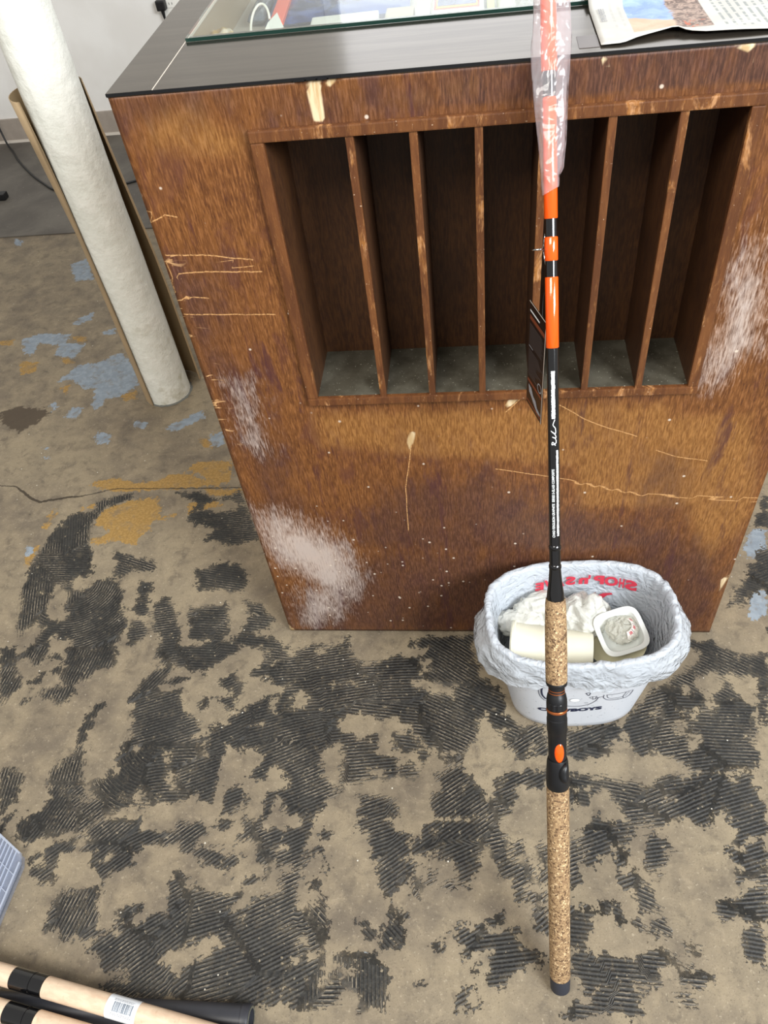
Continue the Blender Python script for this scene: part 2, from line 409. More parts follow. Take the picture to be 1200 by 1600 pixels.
def poly_sdf(P, X, Y, margin=0.06):
    """signed distance (metres, positive inside) of a polygon in mm, on flat arrays"""
    p = np.array(P, float).reshape(-1, 2) / 1000.0
    out = np.full(X.shape, -margin)
    lo, hi = p.min(0) - margin, p.max(0) + margin
    sel = np.where((X > lo[0]) & (X < hi[0]) & (Y > lo[1]) & (Y < hi[1]))[0]
    if len(sel) == 0:
        return out
    x, y = X[sel], Y[sel]
    d = np.full(x.shape, 1e9)
    inside = np.zeros(x.shape, bool)
    n = len(p)
    for i in range(n):
        a, b = p[i], p[(i + 1) % n]
        e = b - a
        L = max(e @ e, 1e-12)
        t = np.clip(((x - a[0]) * e[0] + (y - a[1]) * e[1]) / L, 0, 1)
        d = np.minimum(d, np.hypot(x - a[0] - t * e[0], y - a[1] - t * e[1]))
        if a[1] != b[1]:
            c = ((a[1] > y) != (b[1] > y)) & (x < (b[0] - a[0]) * (y - a[1]) / (b[1] - a[1]) + a[0])
            inside ^= c
    out[sel] = np.where(inside, d, -d)
    return out


def grid_mesh(name, us, vs, fn, mat, parent=None, hole=None, attrs=None, smooth=False):
    """rectilinear grid; fn(u,v)->xyz arrays; attrs {name: array over points}"""
    us, vs = np.array(us), np.array(vs)
    U, V = np.meshgrid(us, vs)
    Uf, Vf = U.ravel(), V.ravel()
    co = np.stack(fn(Uf, Vf), 1).astype(np.float32)
    nu, nv = len(us), len(vs)
    i, j = np.meshgrid(np.arange(nu - 1), np.arange(nv - 1))
    i, j = i.ravel(), j.ravel()
    if hole:
        cu, cv = (us[i] + us[i + 1]) / 2, (vs[j] + vs[j + 1]) / 2
        keep = ~((cu > hole[0]) & (cu < hole[1]) & (cv > hole[2]) & (cv < hole[3]))
        i, j = i[keep], j[keep]
    a = j * nu + i
    quads = np.stack([a, a + 1, a + nu + 1, a + nu], 1).astype(np.int32)
    me = bpy.data.meshes.new(name)
    me.vertices.add(len(co))
    me.vertices.foreach_set('co', co.ravel())
    me.loops.add(quads.size)
    me.loops.foreach_set('vertex_index', quads.ravel())
    me.polygons.add(len(quads))
    me.polygons.foreach_set('loop_start', np.arange(0, quads.size, 4, dtype=np.int32))
    me.update(calc_edges=True)
    me.validate()
    for k, arr in (attrs or {}).items():
        at = me.attributes.new(k, 'FLOAT', 'POINT')
        at.data.foreach_set('value', np.asarray(arr, np.float32).ravel())
    if smooth:
        me.polygons.foreach_set('use_smooth', [True] * len(me.polygons))
    me.materials.append(mat)
    return link(bpy.data.objects.new(name, me), parent)


# ------------------------------------------------------------------ node helpers
def lin(h):
    h = h.lstrip('#')
    r = []
    for k in (0, 2, 4):
        c = int(h[k:k + 2], 16) / 255
        r.append(c / 12.92 if c <= .04045 else ((c + .055) / 1.055) ** 2.4)
    return (*r, 1.0)


class X:
    def __init__(s, g, sock):
        s.g, s.s = g, sock

    def __add__(s, o): return s.g.m('ADD', s, o)
    __radd__ = __add__
    def __sub__(s, o): return s.g.m('SUBTRACT', s, o)
    def __rsub__(s, o): return s.g.m('SUBTRACT', o, s)
    def __mul__(s, o): return s.g.m('MULTIPLY', s, o)
    __rmul__ = __mul__
    def __truediv__(s, o): return s.g.m('DIVIDE', s, o)


class Mat:
    def __init__(s, name):
        s.mat = bpy.data.materials.new(name)
        s.mat.use_nodes = True
        s.nt = s.mat.node_tree
        s.nt.nodes.clear()
        s.out = s.nt.nodes.new('ShaderNodeOutputMaterial')
        s._tc = None

    def put(s, inp, v):
        if isinstance(v, X):
            s.nt.links.new(v.s, inp)
        elif v is not None:
            if isinstance(v, str):
                v = lin(v)
            inp.default_value = v

    def n(s, t, **kw):
        nd = s.nt.nodes.new('ShaderNode' + t)
        for k, v in kw.items():
            setattr(nd, k, v)
        return nd

    def m(s, op, a, b=None, c=None, clamp=False):
        nd = s.n('Math', operation=op, use_clamp=clamp)
        s.put(nd.inputs[0], a)
        if b is not None:
            s.put(nd.inputs[1], b)
        if c is not None:
            s.put(nd.inputs[2], c)
        return X(s, nd.outputs[0])

    def pos(s):
        if s._tc is None:
            s._tc = s.n('TexCoord')
        return X(s, s._tc.outputs['Object'])

    def xyz(s, v=None):
        nd = s.n('SeparateXYZ')
        s.put(nd.inputs[0], v or s.pos())
        return [X(s, o) for o in nd.outputs]

    def comb(s, x, y, z):
        nd = s.n('CombineXYZ')
        for i, v in enumerate((x, y, z)):
            s.put(nd.inputs[i], v)
        return X(s, nd.outputs[0])

    def scale(s, sc, off=(0, 0, 0), v=None):
        nd = s.n('Mapping')
        s.put(nd.inputs[0], v or s.pos())
        nd.inputs[1].default_value = off
        nd.inputs[3].default_value = sc
        return X(s, nd.outputs[0])

    def noise(s, sc, det=4, ro=.55, dist=0, v=None, color=False):
        nd = s.n('TexNoise')
        s.put(nd.inputs['Vector'], v or s.pos())
        nd.inputs['Scale'].default_value = sc
        nd.inputs['Detail'].default_value = det
        nd.inputs['Roughness'].default_value = ro
        nd.inputs['Distortion'].default_value = dist
        return X(s, nd.outputs[1 if color else 0])

    def vor(s, sc, v=None, feature='F1', out=0, rnd=1.0):
        nd = s.n('TexVoronoi', feature=feature)
        s.put(nd.inputs['Vector'], v or s.pos())
        nd.inputs['Scale'].default_value = sc
        nd.inputs['Randomness'].default_value = rnd
        return X(s, nd.outputs[out])

    def attr(s, name):
        nd = s.n('Attribute', attribute_name=name)
        return X(s, nd.outputs['Fac'])

    def mr(s, v, a, b, c=0.0, d=1.0):
        nd = s.n('MapRange', interpolation_type='SMOOTHSTEP')
        s.put(nd.inputs[0], v)
        nd.inputs[1].default_value, nd.inputs[2].default_value = a, b
        nd.inputs[3].default_value, nd.inputs[4].default_value = c, d
        return X(s, nd.outputs[0])

    def mix(s, f, a, b, mode='MIX'):
        nd = s.n('Mix', data_type='RGBA', blend_type=mode)
        s.put(nd.inputs[0], f)
        s.put(nd.inputs[6], a)
        s.put(nd.inputs[7], b)
        return X(s, nd.outputs[2])

    def bump(s, h, st=.3, dist=.002):
        nd = s.n('Bump')
        nd.inputs['Strength'].default_value = st
        nd.inputs['Distance'].default_value = dist
        s.put(nd.inputs['Height'], h)
        return X(s, nd.outputs[0])

    def pbsdf(s, base, rough=.6, metal=0, bump=None, **kw):
        nd = s.n('BsdfPrincipled')
        s.put(nd.inputs['Base Color'], base)
        s.put(nd.inputs['Roughness'], rough)
        s.put(nd.inputs['Metallic'], metal)
        if bump is not None:
            s.put(nd.inputs['Normal'], bump)
        for k, v in kw.items():
            s.put(nd.inputs[k.replace('_', ' ')], v)
        return X(s, nd.outputs[0])

    def done(s, shader):
        s.nt.links.new(shader.s, s.out.inputs[0])
        return s.mat

    def simple(s, base, rough=.5, metal=0, **kw):
        return s.done(s.pbsdf(base, rough, metal, **kw))


# ------------------------------------------------------------------ materials
def m_floor():
    g = Mat('worn_concrete')
    p = g.pos()
    blk, och, blu, phs, crk, crw, stn = [g.attr(a) for a in ('mastic', 'ochre', 'blue', 'trowel', 'crack', 'crackw', 'stain')]
    n1 = g.noise(55, 6, .65)
    n2 = g.noise(170, 4, .6)
    n3 = g.noise(14, 4, .55)
    n4 = g.noise(420, 2, .5)
    big = g.noise(3.2, 3, .5)
    # concrete
    n5 = g.noise(30, 6, .7, .4)
    conc = g.mix(g.mr(n3, .3, .7), '#685e51', '#867964')
    conc = g.mix(g.mr(big, .35, .7), conc, g.mix(.55, conc, '#94876f'))
    conc = g.mix(g.mr(n5, .48, .70) * .7, conc, '#5a5146')
    conc = g.mix(g.mr(n5, .46, .30) * .5, conc, '#998b74')
    conc = g.mix(g.mr(n1, .5, .75) * .45, conc, '#665c4e')
    conc = g.mix(g.mr(n2, .58, .72) * .5, conc, '#aea28c')
    conc = g.mix(g.mr(n4, .60, .70) * .5, conc, '#4a4035')
    # ochre and blue paint
    of = g.mr(g.m('ADD', och * 55.0, (n1 - .5) * 2.6) + (n2 - .5) * 1.2, -.05, .12)
    och_c = g.mix(g.mr(n2, .4, .65), '#8c6e3c', '#9f7f4a')
    bf = g.mr(g.m('ADD', blu * 55.0, (n1 - .5) * 2.6) + (n2 - .5) * 1.0, -.05, .12)
    blu_c = g.mix(g.mr(n1, .4, .65), '#7a848e', '#8a949d')
    col = g.mix(of * g.mr(n5, .66, .5, .45, 1.0), conc, och_c)
    col = g.mix(bf * g.mr(n5, .66, .5, .45, 1.0), col, blu_c)
    sf = g.mr(g.m('ADD', stn * 40.0, (n1 - .5) * 3.0), -.1, .3)
    col = g.mix(sf * .9, col, '#453a2e')
    # mastic with trowel ridges
    st = g.m('SINE', phs * 6.28318 + (n1 - .5) * 2.2 + (n3 - .5) * 3.0)
    body = g.m('MINIMUM', g.m('MAXIMUM', blk * 120.0 + .25, -1.75), 1.35)
    rsel = g.mr(g.noise(8, 4, .6), .44, .60)
    fld = body + (n1 - .5) * 6.2 + (n5 - .5) * 2.4 + (n2 - .5) * 3.2 + st * (rsel * .38 + .03)
    bm_ = g.mr(fld, -.02, .12)
    thin = g.mr(fld, .1, 1.1)
    ridge = g.mr(st + (n2 - .5) * 2.2 + (n1 - .5) * 1.6, .42, 1.05)
    mast = g.mix(g.mr(n3, .35, .7), '#1c1c1c', '#2b2a28')
    mast = g.mix(g.mr(n2, .5, .72) * .55, mast, '#4c4a44')
    mast = g.mix(g.mr(n5, .5, .7) * .45, mast, '#403f3b')
    mast = g.mix(g.mr(n4, .56, .70) * .6, mast, '#1b1b1b')
    lines = g.mix(ridge * g.mr(rsel, 0, 1, .12, .95), mast, g.mix(g.mr(n1, .4, .6), '#5e584d', '#7d7364'))
    mast2 = g.mix(thin, g.mix(.3, lines, conc), lines)
    mast2 = g.mix(g.mr(fld, .5, .15) * .7, mast2, '#151515')
    col = g.mix(bm_, col, mast2)
    chips = g.mr(g.noise(95, 3, .6), .66, .69)
    col = g.mix(chips * .8 * bm_, col, '#8d816c')
    # white crumbs
    vd = g.vor(60)
    vr = g.vor(60, out=1)
    crumb = g.mr(vd, .10, .05) * g.mr(g.xyz(vr)[0], .93, .94)
    col = g.mix(crumb, col, '#d8d2c4')
    # crack
    cl = g.mr(g.m('ABSOLUTE', crk + (n1 - .5) * .012 + (n2 - .5) * .004) - crw * 1.0, .0022, .0004)
    col = g.mix(cl * .85, col, '#2e261c')
    h = bm_ * .55 + bm_ * st * .35 + (n2 - .5) * .35 + (n4 - .5) * .15 - cl * 2.0 + of * .25 + bf * .25
    rough = g.mr(bm_, 0, 1, .62, .5)
    return g.done(g.pbsdf(col, rough, 0, g.bump(h, .55, .0022), Specular_IOR_Level=.35))


def m_wood(name, kind='panel'):
    g = Mat(name)
    x, y, z = g.xyz()
    gv = g.comb(x * 1.0, y * 1.0, z * .13)
    gr = g.noise(430, 4, .65, .3, gv)
    gr2 = g.noise(95, 5, .65, .5, gv)
    blot = g.noise(9, 4, .6)
    blot2 = g.noise(30, 5, .65, .5, g.comb(x, y, z * .35))
    spk = g.noise(300, 3, .6)
    if kind == 'panel':
        c = g.mix(g.mr(gr2, .35, .68), '#5b371d', '#714724')
        c = g.mix(g.mr(gr, .46, .64) * .6, c, '#93623a')
        c = g.mix(g.mr(gr, .45, .32) * .7, c, '#40241a')
        c = g.mix(g.mr(blot2, .50, .66) * .5, c, '#54302a')
        c = g.mix(g.mr(blot, .56, .70) * .35, c, '#5d3a2c')
        lite = g.mr(g.attr('lite') * 30.0 + (blot2 - .5) * 2.2, -.1, .8)
        c = g.mix(lite * .55, c, g.mix(g.mr(gr, .35, .65), '#7d5226', '#a87a44'))
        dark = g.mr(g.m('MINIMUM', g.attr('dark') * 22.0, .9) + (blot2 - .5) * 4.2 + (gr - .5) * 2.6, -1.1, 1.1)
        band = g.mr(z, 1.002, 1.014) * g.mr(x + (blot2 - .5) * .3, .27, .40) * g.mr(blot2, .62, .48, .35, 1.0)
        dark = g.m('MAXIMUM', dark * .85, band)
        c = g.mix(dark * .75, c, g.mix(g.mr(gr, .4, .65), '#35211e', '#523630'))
        strk = g.mr(g.noise(26, 5, .7, .3, g.comb(x, y, z * .16)), .56, .68)
        c = g.mix(strk * .75, c, '#46282a')
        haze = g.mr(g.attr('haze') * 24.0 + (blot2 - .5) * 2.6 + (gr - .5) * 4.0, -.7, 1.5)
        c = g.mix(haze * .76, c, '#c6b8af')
        pale = g.mr(g.attr('pale') * 220.0 + (blot2 - .5) * 1.4, -.1, .5)
        c = g.mix(pale * .9, c, g.mix(g.mr(gr2, .4, .6), '#bfa276', '#dcc8a4'))
        # scratches (signed distance stored on the sheet)
        ds = g.m('ABSOLUTE', g.attr('scr') + (blot2 - .5) * .005)
        sc = g.mr(ds, .0013, .0003) * g.mr(g.attr('scd'), .0075, .0055)
        c = g.mix(sc * g.mr(spk, .3, .55) * .85, c, '#c99a66')
        # splashes low down, chipped left edge
        vd, vr = g.vor(75), g.vor(75, out=1)
        low = g.mr(z, .42, .2) * g.mr(x, .52, .25) + .06
        sp = g.mr(vd, .22, .10) * g.mr(g.xyz(vr)[0] + low * .30, .975, .985)
        c = g.mix(sp * .8, c, '#d2c4b4')
        edge = g.mr(x, .035, .0) * g.mr(z, .45, .6) * g.mr(z, .98, .8)
        ch = g.mr(g.noise(90, 4, .6, 1.0, g.comb(x * .3, y, z)), .60, .66) * edge
        c = g.mix(ch, c, '#d0a473')
        rough = g.mr(haze + dark, 0, 1, .36, .5)
        h = gr * .6 + gr2 * .3 - sc * .8
        return g.done(g.pbsdf(c, rough, 0, g.bump(h, .25, .001), Specular_IOR_Level=.45))
    if kind == 'trim':
        c = g.mix(g.mr(gr2, .35, .68), '#55321c', '#6c4324')
        c = g.mix(g.mr(gr, .55, .72) * .5, c, '#96683c')
        wear = g.mr(blot2, .56, .65)
        c = g.mix(wear * .75, c, g.mix(g.mr(gr, .4, .6), '#a06b35', '#c09065'))
        c = g.mix(g.mr(spk, .70, .74) * .7, c, '#d9c0a4')
        return g.done(g.pbsdf(c, .42, 0, g.bump(gr, .3, .001)))
    if kind == 'inner':
        c = g.mix(g.mr(gr2, .35, .68), '#3a2214', '#4b2e18')
        c = g.mix(g.mr(gr, .42, .62) * .6, c, '#5d3c1f')
        c = g.mix(g.mr(blot, .5, .7) * .5, c, '#2f1b10')
        return g.done(g.pbsdf(c, .5, 0, g.bump(gr, .2, .001)))
    if kind == 'dusty':
        n = g.noise(25, 5, .6)
        c = g.mix(g.mr(n, .35, .65), '#3c372b', '#524e42')
        c = g.mix(g.mr(g.noise(300, 2), .68, .72), c, '#8a8678')
        return g.done(g.pbsdf(c, .75))


def m_cork(name, dark=True):
    g = Mat(name)
    if dark:
        wv = g.noise(60, 3, .6, 0, None, True)
        nd = g.n('VectorMath', operation='MULTIPLY_ADD')
        g.put(nd.inputs[0], wv)
        nd.inputs[1].default_value = (.006, .006, .006)
        g.put(nd.inputs[2], g.pos())
        v = X(g, nd.outputs[0])
        cell = g.xyz(g.vor(440, v, out=1))
        c = g.mix(cell[0], '#876a4c', '#b2946c')
        c = g.mix(g.mr(cell[1], .82, .86), c, '#604831')
        c = g.mix(g.mr(cell[2], .88, .92), c, '#d2b58c')
        edge = g.vor(440, v, 'DISTANCE_TO_EDGE')
        c = g.mix(g.mr(edge, .08, .0) * .6, c, '#5d4530')
        return g.done(g.pbsdf(c, .7, 0, g.bump(cell[0] + g.mr(edge, 0, .1), .5, .0012)))
    x, y, z = g.xyz()
    n = g.noise(130, 4, .6, .3, g.comb(x, y, z * .35))
    c = g.mix(g.mr(n, .3, .7), '#cbb096', '#dbc3a8')
    c = g.mix(g.mr(g.noise(90, 3, .5, 0, g.comb(x, y, z * 2)), .64, .7) * .35, c, '#b8977a')
    return g.done(g.pbsdf(c, .55, 0, g.bump(n, .1, .001)))


def thin_ior(g, k):
    # the same reflectance from either side of a thin pane
    b = X(g, g.n('NewGeometry').outputs['Backfacing'])
    return g.mr(b, 0, 1, k, 1 / k)


def m_plastic_film(name, opacity, tint, rough=.18, bumpy=None):
    """thin sheet: diffuse + translucent + gloss, partly see-through"""
    g = Mat(name)
    bp = None
    if bumpy:
        a = g.noise(bumpy, 2, .5, 1.4)
        b = g.noise(bumpy * .45, 2, .5, 1.8)
        ra = 1.0 - g.m('ABSOLUTE', a * 2.0 - 1.0) * 2.0
        rb = 1.0 - g.m('ABSOLUTE', b * 2.0 - 1.0) * 2.0
        bp = g.bump(ra * .7 + rb, .6, .0042)
    d = g.n('BsdfDiffuse')
    g.put(d.inputs[0], tint)
    t = g.n('BsdfTranslucent')
    g.put(t.inputs[0], tint)
    gl = g.n('BsdfGlossy')
    gl.inputs['Roughness'].default_value = rough
    tr = g.n('BsdfTransparent')
    if bp:
        for q in (d, t, gl):
            g.put(q.inputs['Normal'], bp)

    def mixs(f, a, b):
        q = g.n('MixShader')
        g.put(q.inputs[0], f)
        g.nt.links.new(a, q.inputs[1])
        g.nt.links.new(b, q.inputs[2])
        return q.outputs[0]
    fr = g.n('Fresnel')
    g.put(fr.inputs[0], thin_ior(g, 1.45))
    if bp:
        g.put(fr.inputs[1], bp)
    dt = mixs(.42, d.outputs[0], t.outputs[0])
    body = mixs(opacity, tr.outputs[0], dt)
    res = mixs(g.m('MULTIPLY', X(g, fr.outputs[0]), 1.0), body, gl.outputs[0])
    g.nt.links.new(res, g.out.inputs[0])
    return g.mat


def m_glass(name, tint='#fafdfb'):
    g = Mat(name)
    tr = g.n('BsdfTransparent')
    g.put(tr.inputs[0], tint)
    gl = g.n('BsdfGlossy')
    gl.inputs['Roughness'].default_value = .02
    fr = g.n('Fresnel')
    g.put(fr.inputs[0], thin_ior(g, 1.32))
    q = g.n('MixShader')
    g.nt.links.new(fr.outputs[0], q.inputs[0])
    g.nt.links.new(tr.outputs[0], q.inputs[1])
    g.nt.links.new(gl.outputs[0], q.inputs[2])
    g.nt.links.new(q.outputs[0], g.out.inputs[0])
    return g.mat


def m_wall():
    g = Mat('white_painted_wall')
    n = g.noise(6, 4, .5)
    c = g.mix(g.mr(n, .35, .7), '#dcd9d4', '#e4e2de')
    c = g.mix(g.mr(g.noise(20, 4, .6), .70, .74) * .3, c, '#b9b4ab')
    return g.done(g.pbsdf(c, .6, 0, g.bump(g.noise(90, 3), .1, .002)))


def m_pillar():
    g = Mat('flaky_white_paint')
    x, y, z = g.xyz()
    n = g.noise(22, 6, .6)
    n2 = g.noise(70, 5, .65)
    lump = g.noise(9, 3, .5, .5)
    c = g.mix(g.mr(n, .35, .7), '#e6e8e0', '#f0f1ea')
    dirt = g.mr(g.noise(14, 5, .65), .50, .68) * g.mr(z, .42, .05)
    c = g.mix(dirt * .55, c, '#a8a284')
    c = g.mix(g.mr(n2, .74, .77) * .7, c, '#8f9386')
    h = lump * 1.2 + n * .9 + n2 * .4
    return g.done(g.pbsdf(c, .38, 0, g.bump(h, .6, .007)))


def m_laminate():
    g = Mat('brushed_grey_laminate')
    x, y, z = g.xyz()
    br = g.noise(90, 4, .6, 0, g.comb(x * .06, y, z))
    n = g.noise(7, 4, .6)
    c = g.mix(g.mr(br, .35, .65), '#5f5850', '#6b645b')
    c = g.mix(g.mr(n, .5, .7) * .3, c, '#70685d')
    return g.done(g.pbsdf(c, g.mr(n, .3, .7, .13, .17), .85, g.bump(br, .04, .0004), Specular_IOR_Level=.5))


def m_carpet():
    g = Mat('dark_grey_floor_sheet')
    n = g.noise(5, 5, .6, .5)
    c = g.mix(g.mr(n, .35, .7), '#524d47', '#68635b')
    c = g.mix(g.mr(g.noise(60, 3), .68, .72) * .4, c, '#8d877c')
    return g.done(g.pbsdf(c, .6, 0, g.bump(g.noise(12, 4), .2, .003)))


def plain(name, col, rough=.5, metal=0, nz=0, **kw):
    g = Mat(name)
    base = col
    if nz:
        k = g.noise(nz, 4, .6)
        base = g.mix(g.mr(k, .35, .65) * .25, col, g.mix(.5, col, '#000000'))
    return g.done(g.pbsdf(base, rough, metal, **kw))


M_FLOOR = m_floor()
M_PANEL = m_wood('worn_varnished_plywood', 'panel')
M_TRIM = m_wood('reddish_wood_trim', 'trim')
M_INNER = m_wood('dark_brown_wood', 'inner')
M_DUSTY = m_wood('dusty_shelf', 'dusty')
M_BURL = m_cork('burl_cork', True)
M_CORK = m_cork('pale_cork', False)
M_WALL = m_wall()
M_PILLAR = m_pillar()
M_LAM = m_laminate()
M_SHEET = m_carpet()
M_GLASS = m_glass('clear_glass')
M_GEDGE = plain('green_glass_edge', '#17302a', .15)
M_BLACK = plain('gloss_black', '#0b0b0d', .12, Coat_Weight=.6)
M_BMAT = plain('satin_black', '#121316', .38)
M_RUBBER = plain('dark_rubber', '#2a2c35', .6)
M_ORANGE = plain('orange_lacquer', '#f2560c', .16, Coat_Weight=.5)
M_COPPER = plain('copper_ring', '#b3673a', .3, .7)
M_WHITE = plain('white_ink', '#eef2f4', .5)
M_CHROME = plain('chrome', '#c8ccd0', .15, 1)
M_BASE = plain('taupe_vinyl', '#a0958a', .5, 0, 20)
M_BASECAP = plain('pale_caulk', '#cfc6ba', .6)
M_KRAFT = plain('tan_cardboard', '#b29a78', .6, 0, 14)
M_DARKIN = plain('cardboard_inside', '#96805f', .7)
M_SLEEVE = m_plastic_film('milky_poly_sleeve', .28, '#e9e4ea', .14, 22)
M_LINER = m_plastic_film('white_bag_film', .90, '#dde3ea', .15, 36)
M_BAG = m_plastic_film('crumpled_white_bag', .93, '#ededE6', .24, 26)
M_CLEAR = m_plastic_film('clear_film', .55, '#eceade', .08, 70)
M_CUP = plain('cream_paper', '#dddac6', .5)
M_LID = plain('cream_plate', '#d8d2b0', .5)
M_TUB = plain('milky_plastic', '#dfe3e0', .35)
M_RED = plain('red_print', '#c2374a', .5)
M_NAVY = plain('navy_print', '#1b2340', .5)
M_GREYINK = plain('grey_print', '#9a9ba0', .6)
M_CARD = plain('black_card', '#1a1413', .35)
M_CARDTXT = plain('card_small_print', '#4c4341', .5)
M_CARDBRN = plain('card_brown_band', '#7a3f28', .45)
M_CARDEDGE = plain('card_edge', '#e2d8cc', .6)
M_PIPE = plain('dark_grey_pipe', '#33343a', .42, 0, 30)
M_CORD = plain('black_cord', '#0e0e10', .45)
M_OUTLET = plain('outlet_white', '#e6e4dd', .35)


def m_bin():
    g = Mat('speckled_white_bin')
    n = g.noise(160, 2, .5)
    c = g.mix(g.mr(n, .66, .70) * .5, '#cdd1d8', '#858b94')
    return g.done(g.pbsdf(c, .35))


M_BIN = m_bin()

# ================================================================== the setting
def build_floor():
    fx = [-6, -4.5, -3.2, -2.4, -1.9] + axis(-1.6, 1.3, .008) + [1.6, 2.2, 3.2, 4.5]
    fy = [-5, -3.5, -2.4, -1.7, -1.3] + axis(-1.0, 1.80, .008) + [2.1, 2.75]
    U, V = np.meshgrid(np.array(fx), np.array(fy))
    Xf, Yf = U.ravel(), V.ravel()
    MG = .06
    blk = np.full(Xf.shape, -MG)
    # the mastic goes on outside the picture much as inside it
    far = ((Xf < -.95) | (Xf > .93) | (Yf < -.76)) & (Yf < .40)
    wild = np.sin(Xf * 13 + 2 * np.sin(Yf * 7)) + np.sin(Yf * 17 + 2.3 * np.sin(Xf * 9 + 1)) + .7 * np.sin(Xf * 31 - Yf * 23) + .6 * np.sin(Yf * 41 + Xf * 19 + 2)
    blk[far] = (.011 * wild)[far]
    e = (Xf > .80) & (Xf <= .96) & (Yf > .02) & (Yf < .40)
    blk[e] = -MG
    e = (Xf > .96) & (Yf > .02) & (Yf < .40)
    blk[e] = (.011 * wild - .012)[e]
    for op, P in MASTIC:
        d = poly_sdf(P, Xf, Yf, MG)
        blk = np.maximum(blk, d) if op == 'B' else np.minimum(blk, -d)

    def union(L):
        r = np.full(Xf.shape, -MG)
        for P in L:
            r = np.maximum(r, poly_sdf(P, Xf, Yf, MG))
        return r
    och, blu, stn = union(OCHRE), union(BLUE), union(STAIN)
    # trowel strokes: nearest stroke decides the ridge direction
    T = TROWEL
    wob = .02 * np.sin(Xf * 31 + Yf * 17) + .02 * np.sin(Yf * 43 - Xf * 11)
    best = np.full(Xf.shape, 1e9)
    phs = np.zeros(Xf.shape)
    for k, t in enumerate(T):
        dx, dy = Xf - t[0] / 1000, Yf - t[1] / 1000
        d = np.hypot(dx + wob, dy - wob)
        if t[2] == 0:
            ph = (Xf * t[3] + Yf * t[4]) / .0062
        else:
            ph = np.hypot(Xf - t[3] / 1000, Yf - t[4] / 1000) / .0062
        s = d < best
        best[s] = d[s]
        phs[s] = ph[s]
    cp = np.array(CRACK, float).reshape(-1, 2) / 1000
    crk = Yf - np.interp(Xf, cp[:, 0], cp[:, 1])
    crw = np.interp(Xf, [-1.6, -.80, -.76, -.64, -.58, -.5, -.1, 1.3], [0, 0, .0026, .0022, 0.0, 0, 0, -.01])
    at = dict(mastic=blk, ochre=och, blue=blu, stain=stn, trowel=phs, crack=crk, crackw=crw)
    o = grid_mesh('floor', fx, fy, lambda u, v: (u, v, np.zeros_like(u)), M_FLOOR, attrs=at)
    return struct(o)


build_floor()
WALL_Y = 2.6355
struct(box('floor_sheet', (-4.0, 2.5), (1.749, WALL_Y), (0.0, .004), M_SHEET))


def build_back_wall():
    # wall with a window opening above the counter
    x0, x1, z0, z1 = -6.0, 4.5, 0.0, 3.0
    wx0, wx1, wz0, wz1 = -.20, 1.9, 1.35, 2.65
    for (a, b, c, d, nm) in ((x0, wx0, z0, z1, 'wall_back'), (wx1, x1, z0, z1, 'wall_back'), (wx0, wx1, z0, wz0, 'wall_back'), (wx0, wx1, wz1, z1, 'wall_back')):
        struct(box(nm, (a, b), (WALL_Y, WALL_Y + .12), (c, d), M_WALL))
    fr = plain('window_paint', '#e8e8e6', .4)
    w = struct(empty('window_1', ((wx0 + wx1) / 2, WALL_Y + .05, wz0)))
    wo = Vector(w.location)

    def part(nm, x, y, z, m):
        o = box(nm, x, y, z, m, None, .004)
        o.parent = w
        o.matrix_parent_inverse = Matrix.Translation(-wo)
    part('window_frame', (wx0, wx0 + .06), (WALL_Y + .01, WALL_Y + .09), (wz0, wz1), fr)
    part('window_frame', (wx1 - .06, wx1), (WALL_Y + .01, WALL_Y + .09), (wz0, wz1), fr)
    part('window_frame', (wx0 + .06, wx1 - .06), (WALL_Y + .01, WALL_Y + .09), (wz0, wz0 + .06), fr)
    part('window_frame', (wx0 + .06, wx1 - .06), (WALL_Y + .01, WALL_Y + .09), (wz1 - .06, wz1), fr)
    xm = (wx0 + wx1) / 2
    part('mullion', (xm - .025, xm + .025), (WALL_Y + .02, WALL_Y + .08), (wz0 + .06, wz1 - .06), fr)
    g = Mat('daylit_frosted_pane')
    e = g.n('Emission')
    e.inputs[0].default_value = (.95, .97, 1, 1)
    e.inputs[1].default_value = 2.3
    g.nt.links.new(e.outputs[0], g.out.inputs[0])
    part('pane', (wx0 + .06, xm - .025), (WALL_Y + .045, WALL_Y + .055), (wz0 + .06, wz1 - .06), g.mat)
    part('pane', (xm + .025, wx1 - .06), (WALL_Y + .045, WALL_Y + .055), (wz0 + .06, wz1 - .06), g.mat)
    bb = struct(box('baseboard_back', (-6, 4.5), (WALL_Y - .012, WALL_Y), (.012, .104), M_BASE))
    struct(box('trim_1', (-6, 4.5), (WALL_Y - .014, WALL_Y), (.004, .016), M_BASECAP))


build_back_wall()

# ---- painted pipe pillar with a curl of cardboard behind it
PC = Vector((-.4757, .798, 0))


